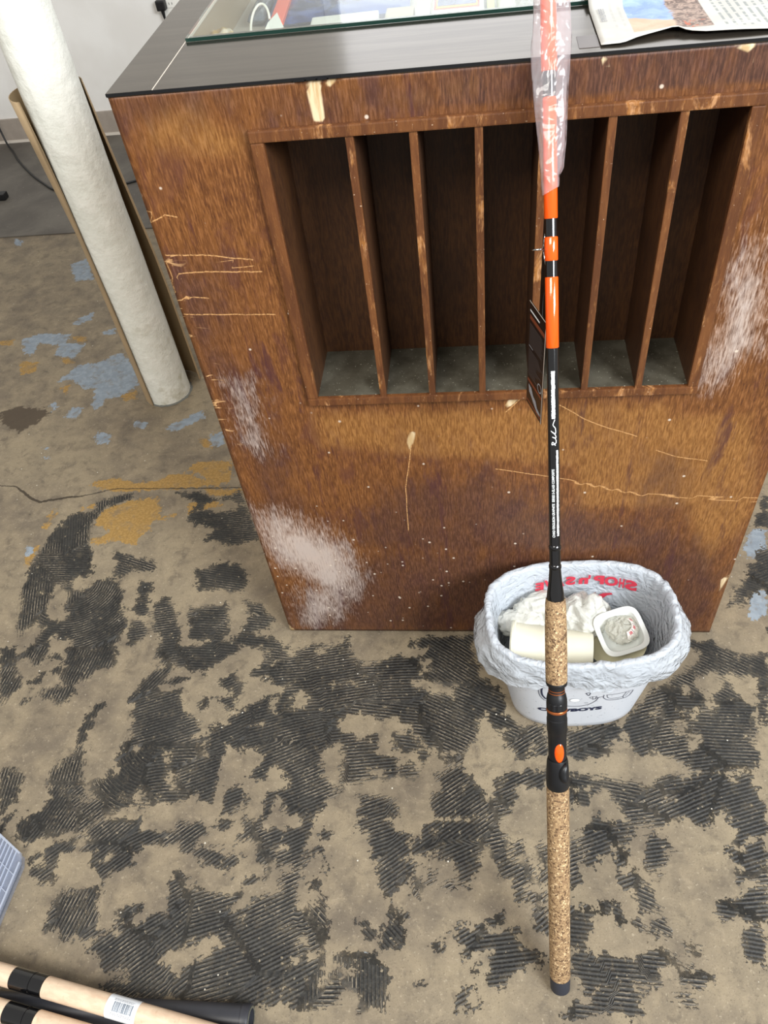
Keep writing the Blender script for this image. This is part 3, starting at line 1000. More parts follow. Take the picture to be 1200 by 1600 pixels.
def build_pillar():
    root = empty('pillar', PC)
    tag(root, 'white painted round pillar with lumpy flaking paint, left of the wooden counter', 'pillar')
    N = 72
    zs = [0, .004, .012, .03] + [i * .05 for i in range(1, 61)]
    vs, fs = [], []
    for z in zs:
        for i in range(N):
            a = 2 * math.pi * i / N
            r = .0612
            q = Vector((math.cos(a) * 3, math.sin(a) * 3, z * 6))
            r += .0012 * mnoise.noise(q) + .0008 * mnoise.noise(q * 3.1)
            zz = z
            if z < .03:
                zz = z + (.006 * mnoise.noise(Vector((math.cos(a) * 5, math.sin(a) * 5, 3.3))) if z < .013 else 0)
                zz = max(zz, 0)
            vs.append((r * math.cos(a), r * math.sin(a), zz))
    for j in range(len(zs) - 1):
        for i in range(N):
            k = (i + 1) % N
            fs.append((j * N + i, j * N + k, (j + 1) * N + k, (j + 1) * N + i))
    mesh_obj('shaft', vs, fs, M_PILLAR, root, True)
    # broken edge of old paint around the foot
    m = plain('grey_mortar', '#6a6b66', .8, 0, 60)
    vs, fs = [], []
    for i in range(N):
        a = 2 * math.pi * i / N
        r2 = .066 + .004 * mnoise.noise(Vector((math.cos(a) * 6, math.sin(a) * 6, 9)))
        vs += [(.058 * math.cos(a), .058 * math.sin(a), .005), (r2 * math.cos(a), r2 * math.sin(a), .0006)]
    for i in range(N):
        k = (i + 1) % N
        fs.append((2 * i, 2 * i + 1, 2 * k + 1, 2 * k))
    mesh_obj('foot_skirt', vs, fs, m, root, True)


build_pillar()


def build_wrap():
    root = empty('cardboard_wrap', (PC.x, PC.y + .02, 0))
    tag(root, 'tan cardboard sheet curled around the back of the white pillar', 'cardboard')
    a0, a1 = math.radians(34), math.radians(-62.5 + 360 - 66)
    n = 48
    H0, H1 = .0, .80

    def ring(z, off):
        out = []
        for i in range(n + 1):
            t = i / n
            a = a0 + (a1 - a0) * t
            sh = np.interp(z, [0, .35, .8], [.024, .022, -.006])
            r = .0680 + .018 * math.sin(math.pi * t) ** .55
            p = Vector((r * math.cos(a) + .89 * sh, r * math.sin(a) + .46 * sh, 0))
            if p.length < .0650:
                p = p.normalized() * .0650
            p = p.normalized() * (p.length + off)
            out.append(Vector((PC.x + p.x, PC.y + p.y, z)))
        return out
    for nm, off, m in (('outer_face', .0015, M_KRAFT), ('inner_face', 0.0, M_DARKIN)):
        zs = [H0, .1, .2, .3, .4, .5, .6, .7, H1]
        vs, fs = [], []
        for z in zs:
            vs += ring(z + .001, off)
        for j in range(len(zs) - 1):
            for i in range(n):
                q = j * (n + 1) + i
                fs.append((q, q + 1, q + n + 2, q + n + 1))
        if off:   # close the thickness
            base = len(vs)
            vs += ring(H1 + .001, 0.0)
            top = (len(zs) - 1) * (n + 1)
            for i in range(n):
                fs.append((top + i, top + i + 1, base + i + 1, base + i))
            b2 = len(vs)
            for z in zs:
                vs += [ring(z + .001, 0)[0], ring(z + .001, 0)[-1]]
            for j in range(len(zs) - 1):
                fs.append((j * (n + 1), (j + 1) * (n + 1), b2 + 2 * j + 2, b2 + 2 * j))
                fs.append((j * (n + 1) + n, (j + 1) * (n + 1) + n, b2 + 2 * j + 3, b2 + 2 * j + 1))
        vs = [v - Vector((PC.x, PC.y + .02, 0)) for v in vs]
        mesh_obj(nm, vs, fs, m, root, True)


build_wrap()

# ================================================================== the counter
CW, CD, CH = .8277, .68, 1.05
OX0, OX1, OZ0, OZ1 = .1625, .679, .6215, .9885      # cubby opening


def build_counter():
    root = empty('display_counter', (CW / 2, CD / 2, 0))
    tag(root, 'worn brown wooden shop counter with seven open slots and a glass display top', 'counter')
    ro = Vector(root.location)

    def fix(o):
        o.parent = root
        o.matrix_parent_inverse = Matrix.Translation(-ro)
        return o
    TOPZ = CH - .004
    # front sheet with the opening cut out
    us = sorted(set([round(v, 5) for v in axis(0, CW, .007) + [OX0 - .004, OX1 + .004]]))
    vs = sorted(set([round(v, 5) for v in axis(.006, TOPZ, .007) + [OZ0 - .004, OZ1 + .004]]))
    U, V = np.meshgrid(np.array(us), np.array(vs))
    Xf, Zf = U.ravel(), V.ravel()

    def union(L):
        r = np.full(Xf.shape, -.06)
        for P in L:
            r = np.maximum(r, poly_sdf(P, Xf, Zf, .06))
        return r
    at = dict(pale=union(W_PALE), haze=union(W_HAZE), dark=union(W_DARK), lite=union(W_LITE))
    scd, scr = np.full(Xf.shape, 1.0), np.full(Xf.shape, 1.0)
    for q in W_SCR:
        q = np.array(q, float).reshape(-1, 2) / 1000
        for p0, p1 in zip(q[:-1], q[1:]):
            e = p1 - p0
            L = np.hypot(*e)
            e = e / L
            t = np.clip((Xf - p0[0]) * e[0] + (Zf - p0[1]) * e[1], 0, L)
            d = np.hypot(Xf - p0[0] - t * e[0], Zf - p0[1] - t * e[1])
            sg = (Xf - p0[0]) * -e[1] + (Zf - p0[1]) * e[0]
            k = d < scd
            scd[k], scr[k] = d[k], sg[k]
    at.update(scd=scd, scr=scr)
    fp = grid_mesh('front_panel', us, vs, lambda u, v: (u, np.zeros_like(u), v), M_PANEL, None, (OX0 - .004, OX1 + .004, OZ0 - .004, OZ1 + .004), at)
    fix(fp)
    md = fp.modifiers.new('thick', 'SOLIDIFY')
    md.thickness = .014
    md.offset = -1
    # sides, back, plinth
    fix(box('side_panel', (.0005, .016), (.0145, CD), (.006, TOPZ), M_PANEL))
    fix(box('side_panel', (CW - .016, CW - .0005), (.0145, CD), (.006, TOPZ), M_PANEL))
    fix(box('back_panel', (.016, CW - .016), (CD - .014, CD), (.006, TOPZ - .03), M_INNER))
    fix(box('plinth', (.03, CW - .03), (.03, CD - .03), (0, .05), M_INNER))
    # cubby carcass
    D0, D1 = .0142, .105
    fix(box('cubby_back', (OX0 - .02, OX1 + .02), (D1, D1 + .006), (OZ0 - .02, OZ1 + .02), M_INNER))
    fix(box('cubby_floor', (OX0 - .012, OX1 + .012), (-.001, D1), (OZ0 - .012, OZ0 + .0005), M_DUSTY))
    fix(box('cubby_top', (OX0 - .012, OX1 + .012), (-.001, D1), (OZ1, OZ1 + .012), M_INNER))
    fix(box('cubby_side', (OX0 - .012, OX0), (-.001, D1), (OZ0, OZ1), M_INNER))
    fix(box('cubby_side', (OX1, OX1 + .012), (-.001, D1), (OZ0, OZ1), M_INNER))
    for x in (.2585, .3290, .3998, .4690, .5404, .6133):
        d = fix(box('divider', (x - .0042, x + .0042), (0.0, D1), (OZ0 + .0005, OZ1), M_INNER))
        e = box('edge_strip', (x - .0046, x + .0046), (-.006, 0.0), (OZ0 - .001, OZ1 + .002), M_TRIM, None, .0012)
        e.parent = d
    # moulding around the opening
    FX0, FX1, FZ0, FZ1 = .1468, .6930, .6085, 1.0015
    pr = (-.008, -.0002)
    fix(box('frame_rail', (FX0, FX1), pr, (OZ1, FZ1), M_TRIM, None, .0018))
    fix(box('frame_rail', (FX0, FX1), pr, (FZ0, OZ0), M_TRIM, None, .0018))
    fix(box('frame_stile', (FX0 + .0004, OX0), (-.0075, -.0002), (OZ0 + .0002, OZ1 - .0002), M_TRIM, None, .0018))
    fix(box('frame_stile', (OX1, FX1 - .0004), (-.0075, -.0002), (OZ0 + .0002, OZ1 - .0002), M_TRIM, None, .0018))
    # top boards
    GX, GY = .0519, .1474
    blk = M_BMAT
    fix(box('top_board', (-.001, GX - .0006), (-.001, CD), (CH - .004, CH), M_LAM))
    fix(box('top_board', (GX + .0006, CW + .001), (-.001, GY + .02), (CH - .0042, CH - .0001), M_LAM))
    fix(box('top_board', (CW - .05, CW + .001), (GY + .021, CD), (CH - .004, CH), M_LAM))
    fix(box('top_board', (GX + .0006, CW - .051), (CD - .05, CD), (CH - .004, CH), M_LAM))
    fix(box('edge_band', (-.0012, CW + .0012), (-.0016, -.0010), (CH - .0032, CH - .0002), M_BMAT))
    fix(box('seam_strip', (GX - .0005, GX + .0005), (0, CD - .06), (CH - .003, CH + .0002), M_BASECAP))
    gl = fix(box('glass_pane', (GX + .001, CW - .04), (GY, CD - .04), (CH + .0002, CH + .0042), M_GLASS))
    e = box('glass_edge', (GX + .001, CW - .04), (GY - .0006, GY), (CH + .0002, CH + .0040), M_GEDGE)
    e.parent = gl
    # display tray below the glass
    lining = plain('pale_case_lining', '#cfc8bd', .6)
    fix(box('case_floor', (.017, CW - .017), (.112, CD - .015), (.962, .975), lining))
    fix(box('case_wall', (.017, .030), (.125, CD - .016), (.975, 1.0455), plain('tan_case_side', '#a08c70', .6)))
    # split in the front edge of the laminate
    for i in range(4):
        x = .207 + i * .012
        fix(box('splinter', (x, x + .014), (-.0035, .0), (CH - .0035 + .0006 * (i % 2), CH - .002 + .0008 * (i % 2)), M_BMAT))
    return root


build_counter()


# ================================================================== goods under the glass
def pack(name, x, y, z, mat, label, cat, rot=0, bevel=.003, group='goods under the counter glass'):
    o = box(name, (-(x[1] - x[0]) / 2, (x[1] - x[0]) / 2), (-(y[1] - y[0]) / 2, (y[1] - y[0]) / 2), (0, z[1] - z[0]), mat, None, bevel)
    o.location = ((x[0] + x[1]) / 2, (y[0] + y[1]) / 2, z[0])
    o.rotation_euler.z = math.radians(rot)
    return tag(o, label, cat, group)


def pillow(name, x, y, z, mat, label, cat, rot=0, seed=0):
    nx, ny = 26, 18
    vs, fs = [], []
    w, d = (x[1] - x[0]) / 2, (y[1] - y[0]) / 2
    for s in (1, -1):
        for j in range(ny + 1):
            for i in range(nx + 1):
                u, v = i / nx * 2 - 1, j / ny * 2 - 1
                t = max(0, (1 - u ** 4) * (1 - v ** 4)) ** .5
                h = (z[1] - z[0]) * .5 * t
                k = .25 * mnoise.noise(Vector((u * 3 + seed, v * 3, s * 2.0))) * h + .0012 * mnoise.noise(Vector((u * 9, v * 9, seed)))
                vs.append((u * w, v * d, (z[1] - z[0]) * .5 + s * (h + k * t)))
    st = (nx + 1) * (ny + 1)
    for s in (0, 1):
        for j in range(ny):
            for i in range(nx):
                q = s * st + j * (nx + 1) + i
                f = (q, q + 1, q + nx + 2, q + nx + 1)
                fs.append(f if s == 0 else f[::-1])
    o = mesh_obj(name, vs, fs, mat, None, True)
    o.location = ((x[0] + x[1]) / 2, (y[0] + y[1]) / 2, z[0])
    o.rotation_euler.z = math.radians(rot)
    return tag(o, label, cat, 'goods under the counter glass')


ZB = .9755
def printed(name, a, b, sc):
    g = Mat(name)
    n = g.noise(sc, 4, .6, 1.0)
    return g.done(g.pbsdf(g.mix(g.mr(n, .4, .6), a, b), .25))


def build_goods():
    navy = printed('navy_print_bag', '#26315e', '#4a5c98', 22)
    o = pillow('lure_bag', (.085, .30), (.415, .56), (ZB, ZB + .020), navy, 'navy blue printed bag under the counter glass', 'bag', 3, 1)
    s = box('header_strip', (-.094, -.074), (-.105, .07), (.018, .024), plain('coral_strip', '#ee5a44', .4), o, .001)
    pillow('dark_pouch', (.056, .082), (.44, .56), (ZB, ZB + .02), printed('slate_pouch', '#3d434f', '#5d6675', 20), 'small slate grey pouch beside the navy bag under the glass', 'pouch', 0, 5)
    b = pack('bait_box', (.165, .262), (.335, .40), (ZB, ZB + .020), plain('grey_white_carton', '#d9d8d4', .5), 'white carton lettered BVLL BOX under the glass', 'box', 3)
    st = box('tan_band', (-.045, .020), (-.0335, -.0325), (.002, .008), plain('tan_band', '#d9b27a', .5), b)
    tv, tf = text2d('BVLL BOX', .0125, .0002)
    mesh_obj('lettering', [(v[0] - .034, -.0335, v[1] + .009) for v in tv], tf, M_NAVY, b)
    pack('beige_carton', (.272, .312), (.33, .40), (ZB, ZB + .022), plain('beige_board', '#b9ad95', .6), 'plain beige carton beside the white lettered carton under the glass', 'box', 0)
    pack('slim_white_carton', (.316, .334), (.33, .41), (ZB, ZB + .024), plain('white_board', '#e8e2e2', .5), 'slim white carton between the beige carton and framed card under the glass', 'box', 0)
    c = pack('lure_card', (.338, .41), (.345, .50), (ZB, ZB + .020), plain('white_gloss_board', '#efeef0', .3), 'white card with purple picture and yellow and red border under the glass', 'card', 0)
    box('red_border', (-.034, .030), (-.048, .07), (.0201, .0206), plain('card_red', '#d65a3e', .4), c)
    box('yellow_border', (-.031, .027), (-.043, .065), (.0207, .0212), plain('card_yellow', '#efb640', .4), c)
    box('picture', (-.029, .025), (-.036, .062), (.0213, .0218), printed('purple_picture', '#3a3f6e', '#6a6fa8', 40), c)
    pack('green_packet', (.414, .424), (.34, .47), (ZB, ZB + .022), plain('lime_packet', '#c6cc5a', .4), 'thin lime green packet under the glass', 'packet', 0, .0015)
    pillow('clear_pouch', (.428, .458), (.33, .44), (ZB, ZB + .018), plain('pale_grey_pouch', '#c9c7bd', .35), 'pale grey soft pouch right of the lime packet under the glass', 'pouch', 0, 8)
    pillow('plastic_packet', (.452, .50), (.34, .45), (ZB, ZB + .024), M_CLEAR, 'clear crinkled plastic packet under the glass', 'packet', 0, 3)
    p = pillow('candy_packet', (.49, .55), (.32, .43), (ZB, ZB + .020), printed('red_yellow_print', '#e5cf3e', '#d8503a', 45), 'yellow and red printed packet near the newspaper under the glass', 'packet', 0, 4)
    y = pillow('yellow_bag', (.032, .074), (.25, .36), (ZB, ZB + .034), printed('white_yellow_bag', '#e6b84a', '#eceae4', 12), 'small white and yellow bag in the left corner under the glass', 'bag', 20, 6)
    # folded white paper standing as a tent
    t = mesh_obj('folded_paper', [(0, 0, 0), (.045, 0, 0), (.045, .05, 0), (0, .05, 0), (.032, .004, .045), (.032, .046, .045), (0.0012, 0, 0), (0.0012, .05, 0)],
                 [(0, 1, 4), (1, 2, 5, 4), (2, 3, 5), (3, 0, 4, 5)], plain('white_paper', '#eef0ea', .6))
    t.location = (.088, .30, ZB)
    t.rotation_euler.z = math.radians(-8)
    tag(t, 'white folded paper peak standing under the glass', 'paper', 'goods under the counter glass')
    r = sweep('cable_loop', [Vector((.092 + .014 * math.cos(a), .37 + .03 * math.sin(a), ZB + .022 + .02 * math.sin(a))) for a in np.linspace(.3, 5.6, 30)], .0018, plain('white_cable', '#e9e6df', .4))
    tag(r, 'thin white cable looped in the display case', 'cable', 'goods under the counter glass')


build_goods()


# ================================================================== newspaper on the counter
def m_news():
    g = Mat('newsprint')
    x, y, z = g.xyz()
    paper = g.mix(g.mr(g.noise(30, 3), .35, .65), '#bfbeb8', '#c9c8c2')
    n = g.noise(60, 4, .6, .6)
    n2 = g.noise(120, 4, .7, 1.0)

    def rect(a, b, c, d, s=.0006):
        return g.mr(x, a - s, a + s) * g.mr(x, b + s, b - s) * g.mr(y, c - s, c + s) * g.mr(y, d + s, d - s)
    # photograph
    sky = g.mix(g.mr(n, .3, .7), '#8299cc', '#9db4d8')
    sky = g.mix(g.mr(n2, .68, .72), sky, '#e6eaf5')
    sand = g.mix(g.mr(n, .3, .7), '#c4aa92', '#cfb8a2')
    rock = g.mix(g.mr(n2, .42, .58), '#6f605a', '#ab968a')
    rock = g.mix(g.mr(n, .58, .62) * g.mr(y, .085, .06), rock, '#b86a52')
    ph = g.mix(g.mr(y + (x - .59) * .45 + (n - .5) * .02, .066, .069), sand, sky)
    ph = g.mix(g.mr(x - (n - .5) * .02, .600, .604), ph, rock)
    c = g.mix(rect(.5585, .637, .034, .24), paper, ph)
    # columns of print (rows run away from the viewer)
    row = g.mr(g.m('SINE', x * 6.28318 / .0078), .15, .6)
    word = g.mr(g.noise(160, 2, .5, 0, g.comb(x * .3, y, z)), .42, .5)
    tx = row * word * rect(.648, .84, .028, .30, .001)
    c = g.mix(tx * .7, c, '#7d8586')
    row2 = g.mr(g.m('SINE', x * 6.28318 / .0085 + 1.2), .3, .7)
    tx2 = row2 * word * rect(.541, .5555, .055, .30, .001)
    c = g.mix(tx2 * .4, c, '#a9a9a6')
    return g.done(g.pbsdf(c, .65))


def build_news():
    x0, x1, y0, y1 = .5235, .842, .012, .40
    us, vs = axis(x0, x1, .006), axis(y0, y1, .006)
    h = []
    cz = CH + .0008

    def fn(u, v):
        front = np.interp(u, [x0, .545, .56, .600, .606, .625, .684, x1], [.012, .0115, .020, .034, .026, .018, .014, .012])
        vv = front + (v - y0) * (y1 - front) / (y1 - y0)
        uu = u + (vv - .012) * (-.01)
        lift = np.interp(u, [x0, .545, .575, .60, .612, .64, .70, x1], [0, .0004, .003, .0052, .003, .0022, .001, .001]) * np.exp(-(vv - front) / .03)
        over = ((vv > .140) * 1.0) * .0078
        ramp = np.clip((vv - .118) / .03, 0, 1)
        ramp = ramp * ramp * (3 - 2 * ramp) * .0082
        w = .0006 * np.sin(uu * 60) * np.sin(vv * 40) + .0006
        return (uu, vv, cz + lift + ramp + w)
    o = grid_mesh('newspaper', us, vs, fn, m_news(), smooth=True)
    md = o.modifiers.new('thick', 'SOLIDIFY')
    md.thickness = .0007
    md.offset = 1
    tag(o, 'open newspaper with a colour photo lying on the counter top', 'newspaper')
    # heading running along the left margin
    tv, tf = text2d('ESSENTIALS', .0085, .0001, 0, .95)
    mesh_obj('heading', [(.5310 + v[1], .118 - v[0], CH + .0031) for v in tv], tf, M_GREYINK, o)
    # grey sticker and scuff on the counter just left of it
    s = box('counter_sticker', (.502, .5225), (.012, .047), (CH, CH + .0004), plain('grey_tape', '#6a6462', .4))
    tag(s, 'grey rectangle of worn tape on the counter beside the newspaper', 'tape')


build_news()


# ================================================================== the leaning rod
ROD_B = Vector((.5000, -.6168, .0045))
ROD_T = Vector((.4702, -.0105, 1.0535))
RD = (ROD_T - ROD_B).normalized()


def build_rod():
    root = empty('fishing_rod', ROD_B)
    tag(root, 'black and orange fishing rod with burl cork grips leaning on the counter', 'fishing rod')
    zax = RD
    xax = (Vector((1, 0, 0)) - zax * zax.x).normalized()
    yax = zax.cross(xax)
    root.rotation_mode = 'QUATERNION'
    root.rotation_quaternion = Matrix((xax, yax, zax)).transposed().to_quaternion()

    def L(nm, prof, m, n=36, parent=root):
        return lathe(nm, prof, m, parent, n)
    L('butt_cap', [(-.0005, .0115), (.0, .0130), (.002, .0140), (.024, .0146)], M_RUBBER)
    L('rear_grip', [(.024, .0143), (.026, .0147), (.12, .0148), (.25, .0150), (.345, .0150), (.350, .0146)], M_BURL, 48)
    # reel seat
    L('seat_hood', [(.3495, .0140), (.352, .0150), (.362, .0152), (.378, .0146), (.390, .0138), (.3945, .0126)], M_BMAT)
    L('reel_seat', [(.392, .0116), (.42, .0119), (.436, .0124), (.437, .0132), (.4545, .0132), (.455, .0127), (.466, .0127)], M_BMAT)
    L('seat_ring', [(.4655, .0130), (.4663, .0134), (.4682, .0134), (.469, .0130)], M_COPPER)
    # knurled nut: ribbed
    vs, fs = [], []
    n = 48
    zz = [.469, .470, .4785, .4795]
    for j, z in enumerate(zz):
        for i in range(n):
            a = 2 * math.pi * i / n
            r = .0126 if (i // 2) % 2 else .0133
            if j in (0, 3):
                r = .0122
            vs.append((r * math.cos(a), r * math.sin(a), z))
    for j in range(3):
        for i in range(n):
            k = (i + 1) % n
            fs.append((j * n + i, j * n + k, (j + 1) * n + k, (j + 1) * n + i))
    mesh_obj('knurled_nut', vs, fs, M_BMAT, root)
    L('seat_cone', [(.4795, .0130), (.482, .0131), (.489, .0118), (.492, .0105), (.498, .0100), (.504, .0102)], M_BMAT)
    L('seat_ring', [(.4925, .0106), (.4938, .0106)], M_COPPER)
    L('seat_ring', [(.4962, .0104), (.4972, .0104)], M_COPPER)
    L('grip_collar', [(.503, .0100), (.5035, .0130), (.507, .0136), (.5085, .0130)], M_BMAT)
    L('fore_grip', [(.508, .0130), (.5105, .0136), (.545, .0137), (.585, .0134), (.615, .0126), (.6215, .0118)], M_BURL, 48)
    L('winding_check', [(.6205, .0108), (.623, .0109), (.632, .0099), (.645, .0082), (.658, .0072), (.664, .0070)], M_BLACK)
    # orange thumb pad and trigger on the viewer's side
    bm = bmesh.new()
    bmesh.ops.create_uvsphere(bm, u_segments=20, v_segments=12, radius=1)
    for v in bm.verts:
        v.co = Vector((v.co.x * .0062 + .0015, v.co.y * .0035 - .0104, v.co.z * .0150 + .4085))
    bm_obj('thumb_pad', bm, M_ORANGE, root, True)
    bm = bmesh.new()
    bmesh.ops.create_uvsphere(bm, u_segments=20, v_segments=14, radius=1)
    for v in bm.verts:
        k = v.co.copy()
        v.co = Vector((k.x * .0068 + .0065 + .003 * k.z * k.z, k.y * .0085 - .0105 - .004 * max(0, -k.z), k.z * .0135 + .379))
    bm_obj('trigger', bm, M_BMAT, root, True)
    # blank
    def br(z):
        return np.interp(z, [.66, .9, 1.2, 2.3], [.0068, .0065, .0066, .0024])
    L('blank', [(z, float(br(z))) for z in np.linspace(.655, 2.28, 40)], M_BLACK, 28)
    for z in (.664, .689):
        L('wrap_ring', [(z - .003, .0069), (z - .0015, .0076), (z + .0015, .0076), (z + .003, .0069)], M_BLACK, 28)

    def sleeve(a, b):
        ra, rb = float(br(a)) + .0006, float(br(b)) + .0006
        if a > 1.1:
            ra += .0009
            rb += .0009
        L('thread_wrap', [(a, ra - .0005), (a + .0008, ra), (b - .0008, rb), (b, rb - .0005)], M_ORANGE, 28)
    sleeve(.9246, 1.000)
    sleeve(1.0167, 1.0409)
    sleeve(1.0590, 1.1745)
    sleeve(1.1978, 1.42)
    # line guide on the far left side
    ga = math.radians(140)
    gx, gy = math.cos(ga), math.sin(ga)
    ring = [Vector((gx * (.0165 + .0072 * math.cos(t)) - gy * .0072 * math.sin(t), gy * (.0165 + .0072 * math.cos(t)) + gx * .0072 * math.sin(t), 1.029)) for t in np.linspace(0, 2 * math.pi, 25)]
    gd = sweep('line_guide', ring, .0010, M_CHROME, root, 8)
    for s in (-1, 1):
        sweep('guide_foot', [Vector((gx * .0072, gy * .0072, 1.029 + s * .016)), Vector((gx * .0085, gy * .0085, 1.029 + s * .010)), Vector((gx * .0105, gy * .0105, 1.029))], .0011, M_CHROME, gd, 8)
    # a second, smaller guide further up
    ring = [Vector((gx * (.012 + .005 * math.cos(t)) - gy * .005 * math.sin(t), gy * (.012 + .005 * math.cos(t)) + gx * .005 * math.sin(t), 1.62)) for t in np.linspace(0, 2 * math.pi, 21)]
    sweep('line_guide', ring, .0008, M_CHROME, root, 8)

    # printing wrapped on the blank, reading upwards
    def wrap(vs, z0, ang, r):
        out = []
        for (u, v) in vs:
            a = ang - v / r
            out.append((r * math.cos(a), r * math.sin(a), z0 + u))
        return out
    S1 = 'CHAD FERGUSON GRAPHITE  SERIES S-GLASS COMPOSITE'
    tv, tf = text2d(S1, .0040, .00006)
    wd = max(v[0] for v in tv)
    kx = (.787 - .7035) / wd
    tv = [(v[0] * kx, v[1]) for v in tv]
    rr = .0070
    # text 'up' points to the left: angle grows clockwise seen from above
    def wrap_text(vs, z0, ang, r):
        return [(r * math.cos(ang - v / r), r * math.sin(ang - v / r), z0 + u) for (u, v) in vs]
    mesh_obj('lettering', wrap_text(tv, .7035, math.radians(-92), rr), tf, M_WHITE, root)
    # fine print too small to read: rows of broken strokes
    rnd = random.Random(3)

    def strokes(z0, z1, ang, h, gap):
        vs, fs = [], []
        z = z0
        while z < z1:
            w = rnd.uniform(.0008, .0022)
            v0 = rnd.uniform(0, .12) * h
            v1 = h * rnd.uniform(.85, 1)
            q = len(vs)
            for (uu, vv) in ((z, v0), (z + w, v0), (z + w, (v0 + v1) / 2), (z + w, v1), (z, v1), (z, (v0 + v1) / 2)):
                a = ang - vv / rr
                vs.append((rr * math.cos(a), rr * math.sin(a), uu))
            fs += [(q, q + 1, q + 2, q + 5), (q + 5, q + 2, q + 3, q + 4)]
            z += w + rnd.uniform(.2, 1) * gap
        mesh_obj('lettering', vs, fs, M_WHITE, root)
    strokes(.705, .808, math.radians(-48), .0030, .0006)
    strokes(.846, .898, math.radians(-75), .0046, .0004)
    # signature
    sig = smooth_path([(0, .0015, 0), (.004, .0045, 0), (.001, .0055, 0), (.003, .001, 0), (.008, .0015, 0), (.010, .005, 0), (.009, .001, 0), (.013, .002, 0), (.017, .0065, 0), (.014, .0015, 0), (.020, .0015, 0), (.024, .004, 0), (.030, .002, 0)], 5)
    vs, fs = [], []
    for i, p in enumerate(sig):
        t = (sig[min(i + 1, len(sig) - 1)] - sig[max(0, i - 1)])
        nrm = Vector((-t.y, t.x, 0)).normalized() * .00045
        for q in (p + nrm, p - nrm):
            a = math.radians(-65) - q.y / rr
            vs.append((rr * math.cos(a), rr * math.sin(a), .815 + q.x))
    for i in range(len(sig) - 1):
        fs.append((2 * i, 2 * i + 1, 2 * i + 3, 2 * i + 2))
    mesh_obj('signature', vs, fs, M_WHITE, root)

    # milky plastic bag over the upper half
    vs, fs = [], []
    n = 40
    zs = list(np.linspace(1.086, 1.34, 70)) + list(np.linspace(1.35, 2.0, 60))
    for j, z in enumerate(zs):
        # half widths to the left and right as the bag billows
        lf = np.interp(z, [1.086, 1.10, 1.13, 1.165, 1.20, 1.225, 1.27, 1.5, 2.0], [.0088, .0100, .0120, .0155, .0175, .0170, .0140, .014, .012])
        rt = np.interp(z, [1.086, 1.102, 1.106, 1.13, 1.165, 1.20, 1.225, 1.27, 1.5, 2.0], [.0088, .0095, .0135, .0165, .0190, .0205, .0215, .0200, .018, .012])
        for i in range(n):
            a = 2 * math.pi * i / n
            ca, sa = math.cos(a), math.sin(a)
            wx = rt if ca > 0 else lf
            r = Vector((ca * wx, sa * max(.0095, .55 * wx), 0))
            k = 1 + .14 * mnoise.noise(Vector((ca * 2.4, sa * 2.4, z * 16))) + .06 * mnoise.noise(Vector((ca * 6, sa * 6, z * 34 + 4)))
            if j < 3:
                k = max(k, 1.0)
            rr2 = r * k
            if rr2.length < .0084:
                rr2 = rr2.normalized() * .0084
            # keep off the counter edge behind
            if rr2.y > .0115:
                rr2.y = .0115
            vs.append((rr2.x, rr2.y, z + (.004 * ca if j < 4 else 0)))
    for j in range(len(zs) - 1):
        for i in range(n):
            k = (i + 1) % n
            fs.append((j * n + i, j * n + k, (j + 1) * n + k, (j + 1) * n + i))
    mesh_obj('plastic_sleeve', vs, fs, M_SLEEVE, root, True)

    # hang tag behind the blank, on a loop of thread
    inv = root.rotation_quaternion.to_matrix().transposed()

    def loc(p):
        return inv @ (Vector(p) - ROD_B)
    xl, yl, xr, yr, z0, z1 = .4568, -.072, .4728, -.120, .6609, .8136

    def card(u, v, off=0):
        nx = Vector((-(yr - yl), (xr - xl), 0)).normalized()
        if nx.x > 0:
            nx = -nx
        return loc(Vector((xl + (xr - xl) * u, yl + (yr - yl) * u, z0 + (z1 - z0) * v)) + nx * off)
    t = .0005
    vs = [card(u, v, s * t) for s in (0, -1) for (u, v) in ((0, 0), (1, 0), (1, 1), (0, 1))]
    tg = mesh_obj('hang_tag', vs, [(0, 1, 2, 3), (7, 6, 5, 4), (0, 4, 5, 1), (1, 5, 6, 2), (2, 6, 7, 3), (3, 7, 4, 0)], M_CARD, root)

    def quad(nm, u0, u1, v0, v1, m, off=.0003):
        mesh_obj(nm, [card(u0, v0, off), card(u1, v0, off), card(u1, v1, off), card(u0, v1, off)], [(0, 1, 2, 3)], m, tg)
    quad('tag_band', .05, .95, .845, .885, M_CARDBRN)
    quad('tag_band', .05, .97, .245, .275, M_CARDBRN)
    quad('tag_band', .05, .95, .035, .055, M_CARDBRN)
    quad('tag_heading', .05, .62, .915, .93, M_WHITE)
    for (a, b, k) in ((.62, .82, 9), (.32, .58, 11)):
        for i in range(k):
            v = a + (b - a) * i / k
            quad('tag_print', .06, random.uniform(.8, .96) if a > .5 else random.uniform(.5, .94), v, v + .011, M_CARDTXT)
    quad('tag_print', .05, .30, .592, .600, M_GREYINK)
    # pale picture at the foot and a round badge
    P = [(.12, .22), (.30, .215), (.45, .16), (.6, .15), (.72, .10), (.9, .085), (.92, .06), (.7, .055), (.5, .09), (.3, .13), (.18, .15)]
    mesh_obj('tag_picture', [card(u, v, .0003) for u, v in P], [tuple(range(len(P)))], M_GREYINK, tg)
    P = [(.80 + .13 * math.cos(a), .33 + .045 * math.sin(a)) for a in np.linspace(0, 2 * math.pi, 20, endpoint=False)]
    Q = [(.80 + .10 * math.cos(a), .33 + .034 * math.sin(a)) for a in np.linspace(0, 2 * math.pi, 20, endpoint=False)]
    mesh_obj('tag_badge', [card(u, v, .0003) for u, v in P] + [card(u, v, .0003) for u, v in Q], [(i, (i + 1) % 20, 20 + (i + 1) % 20, 20 + i) for i in range(20)], M_GREYINK, tg)
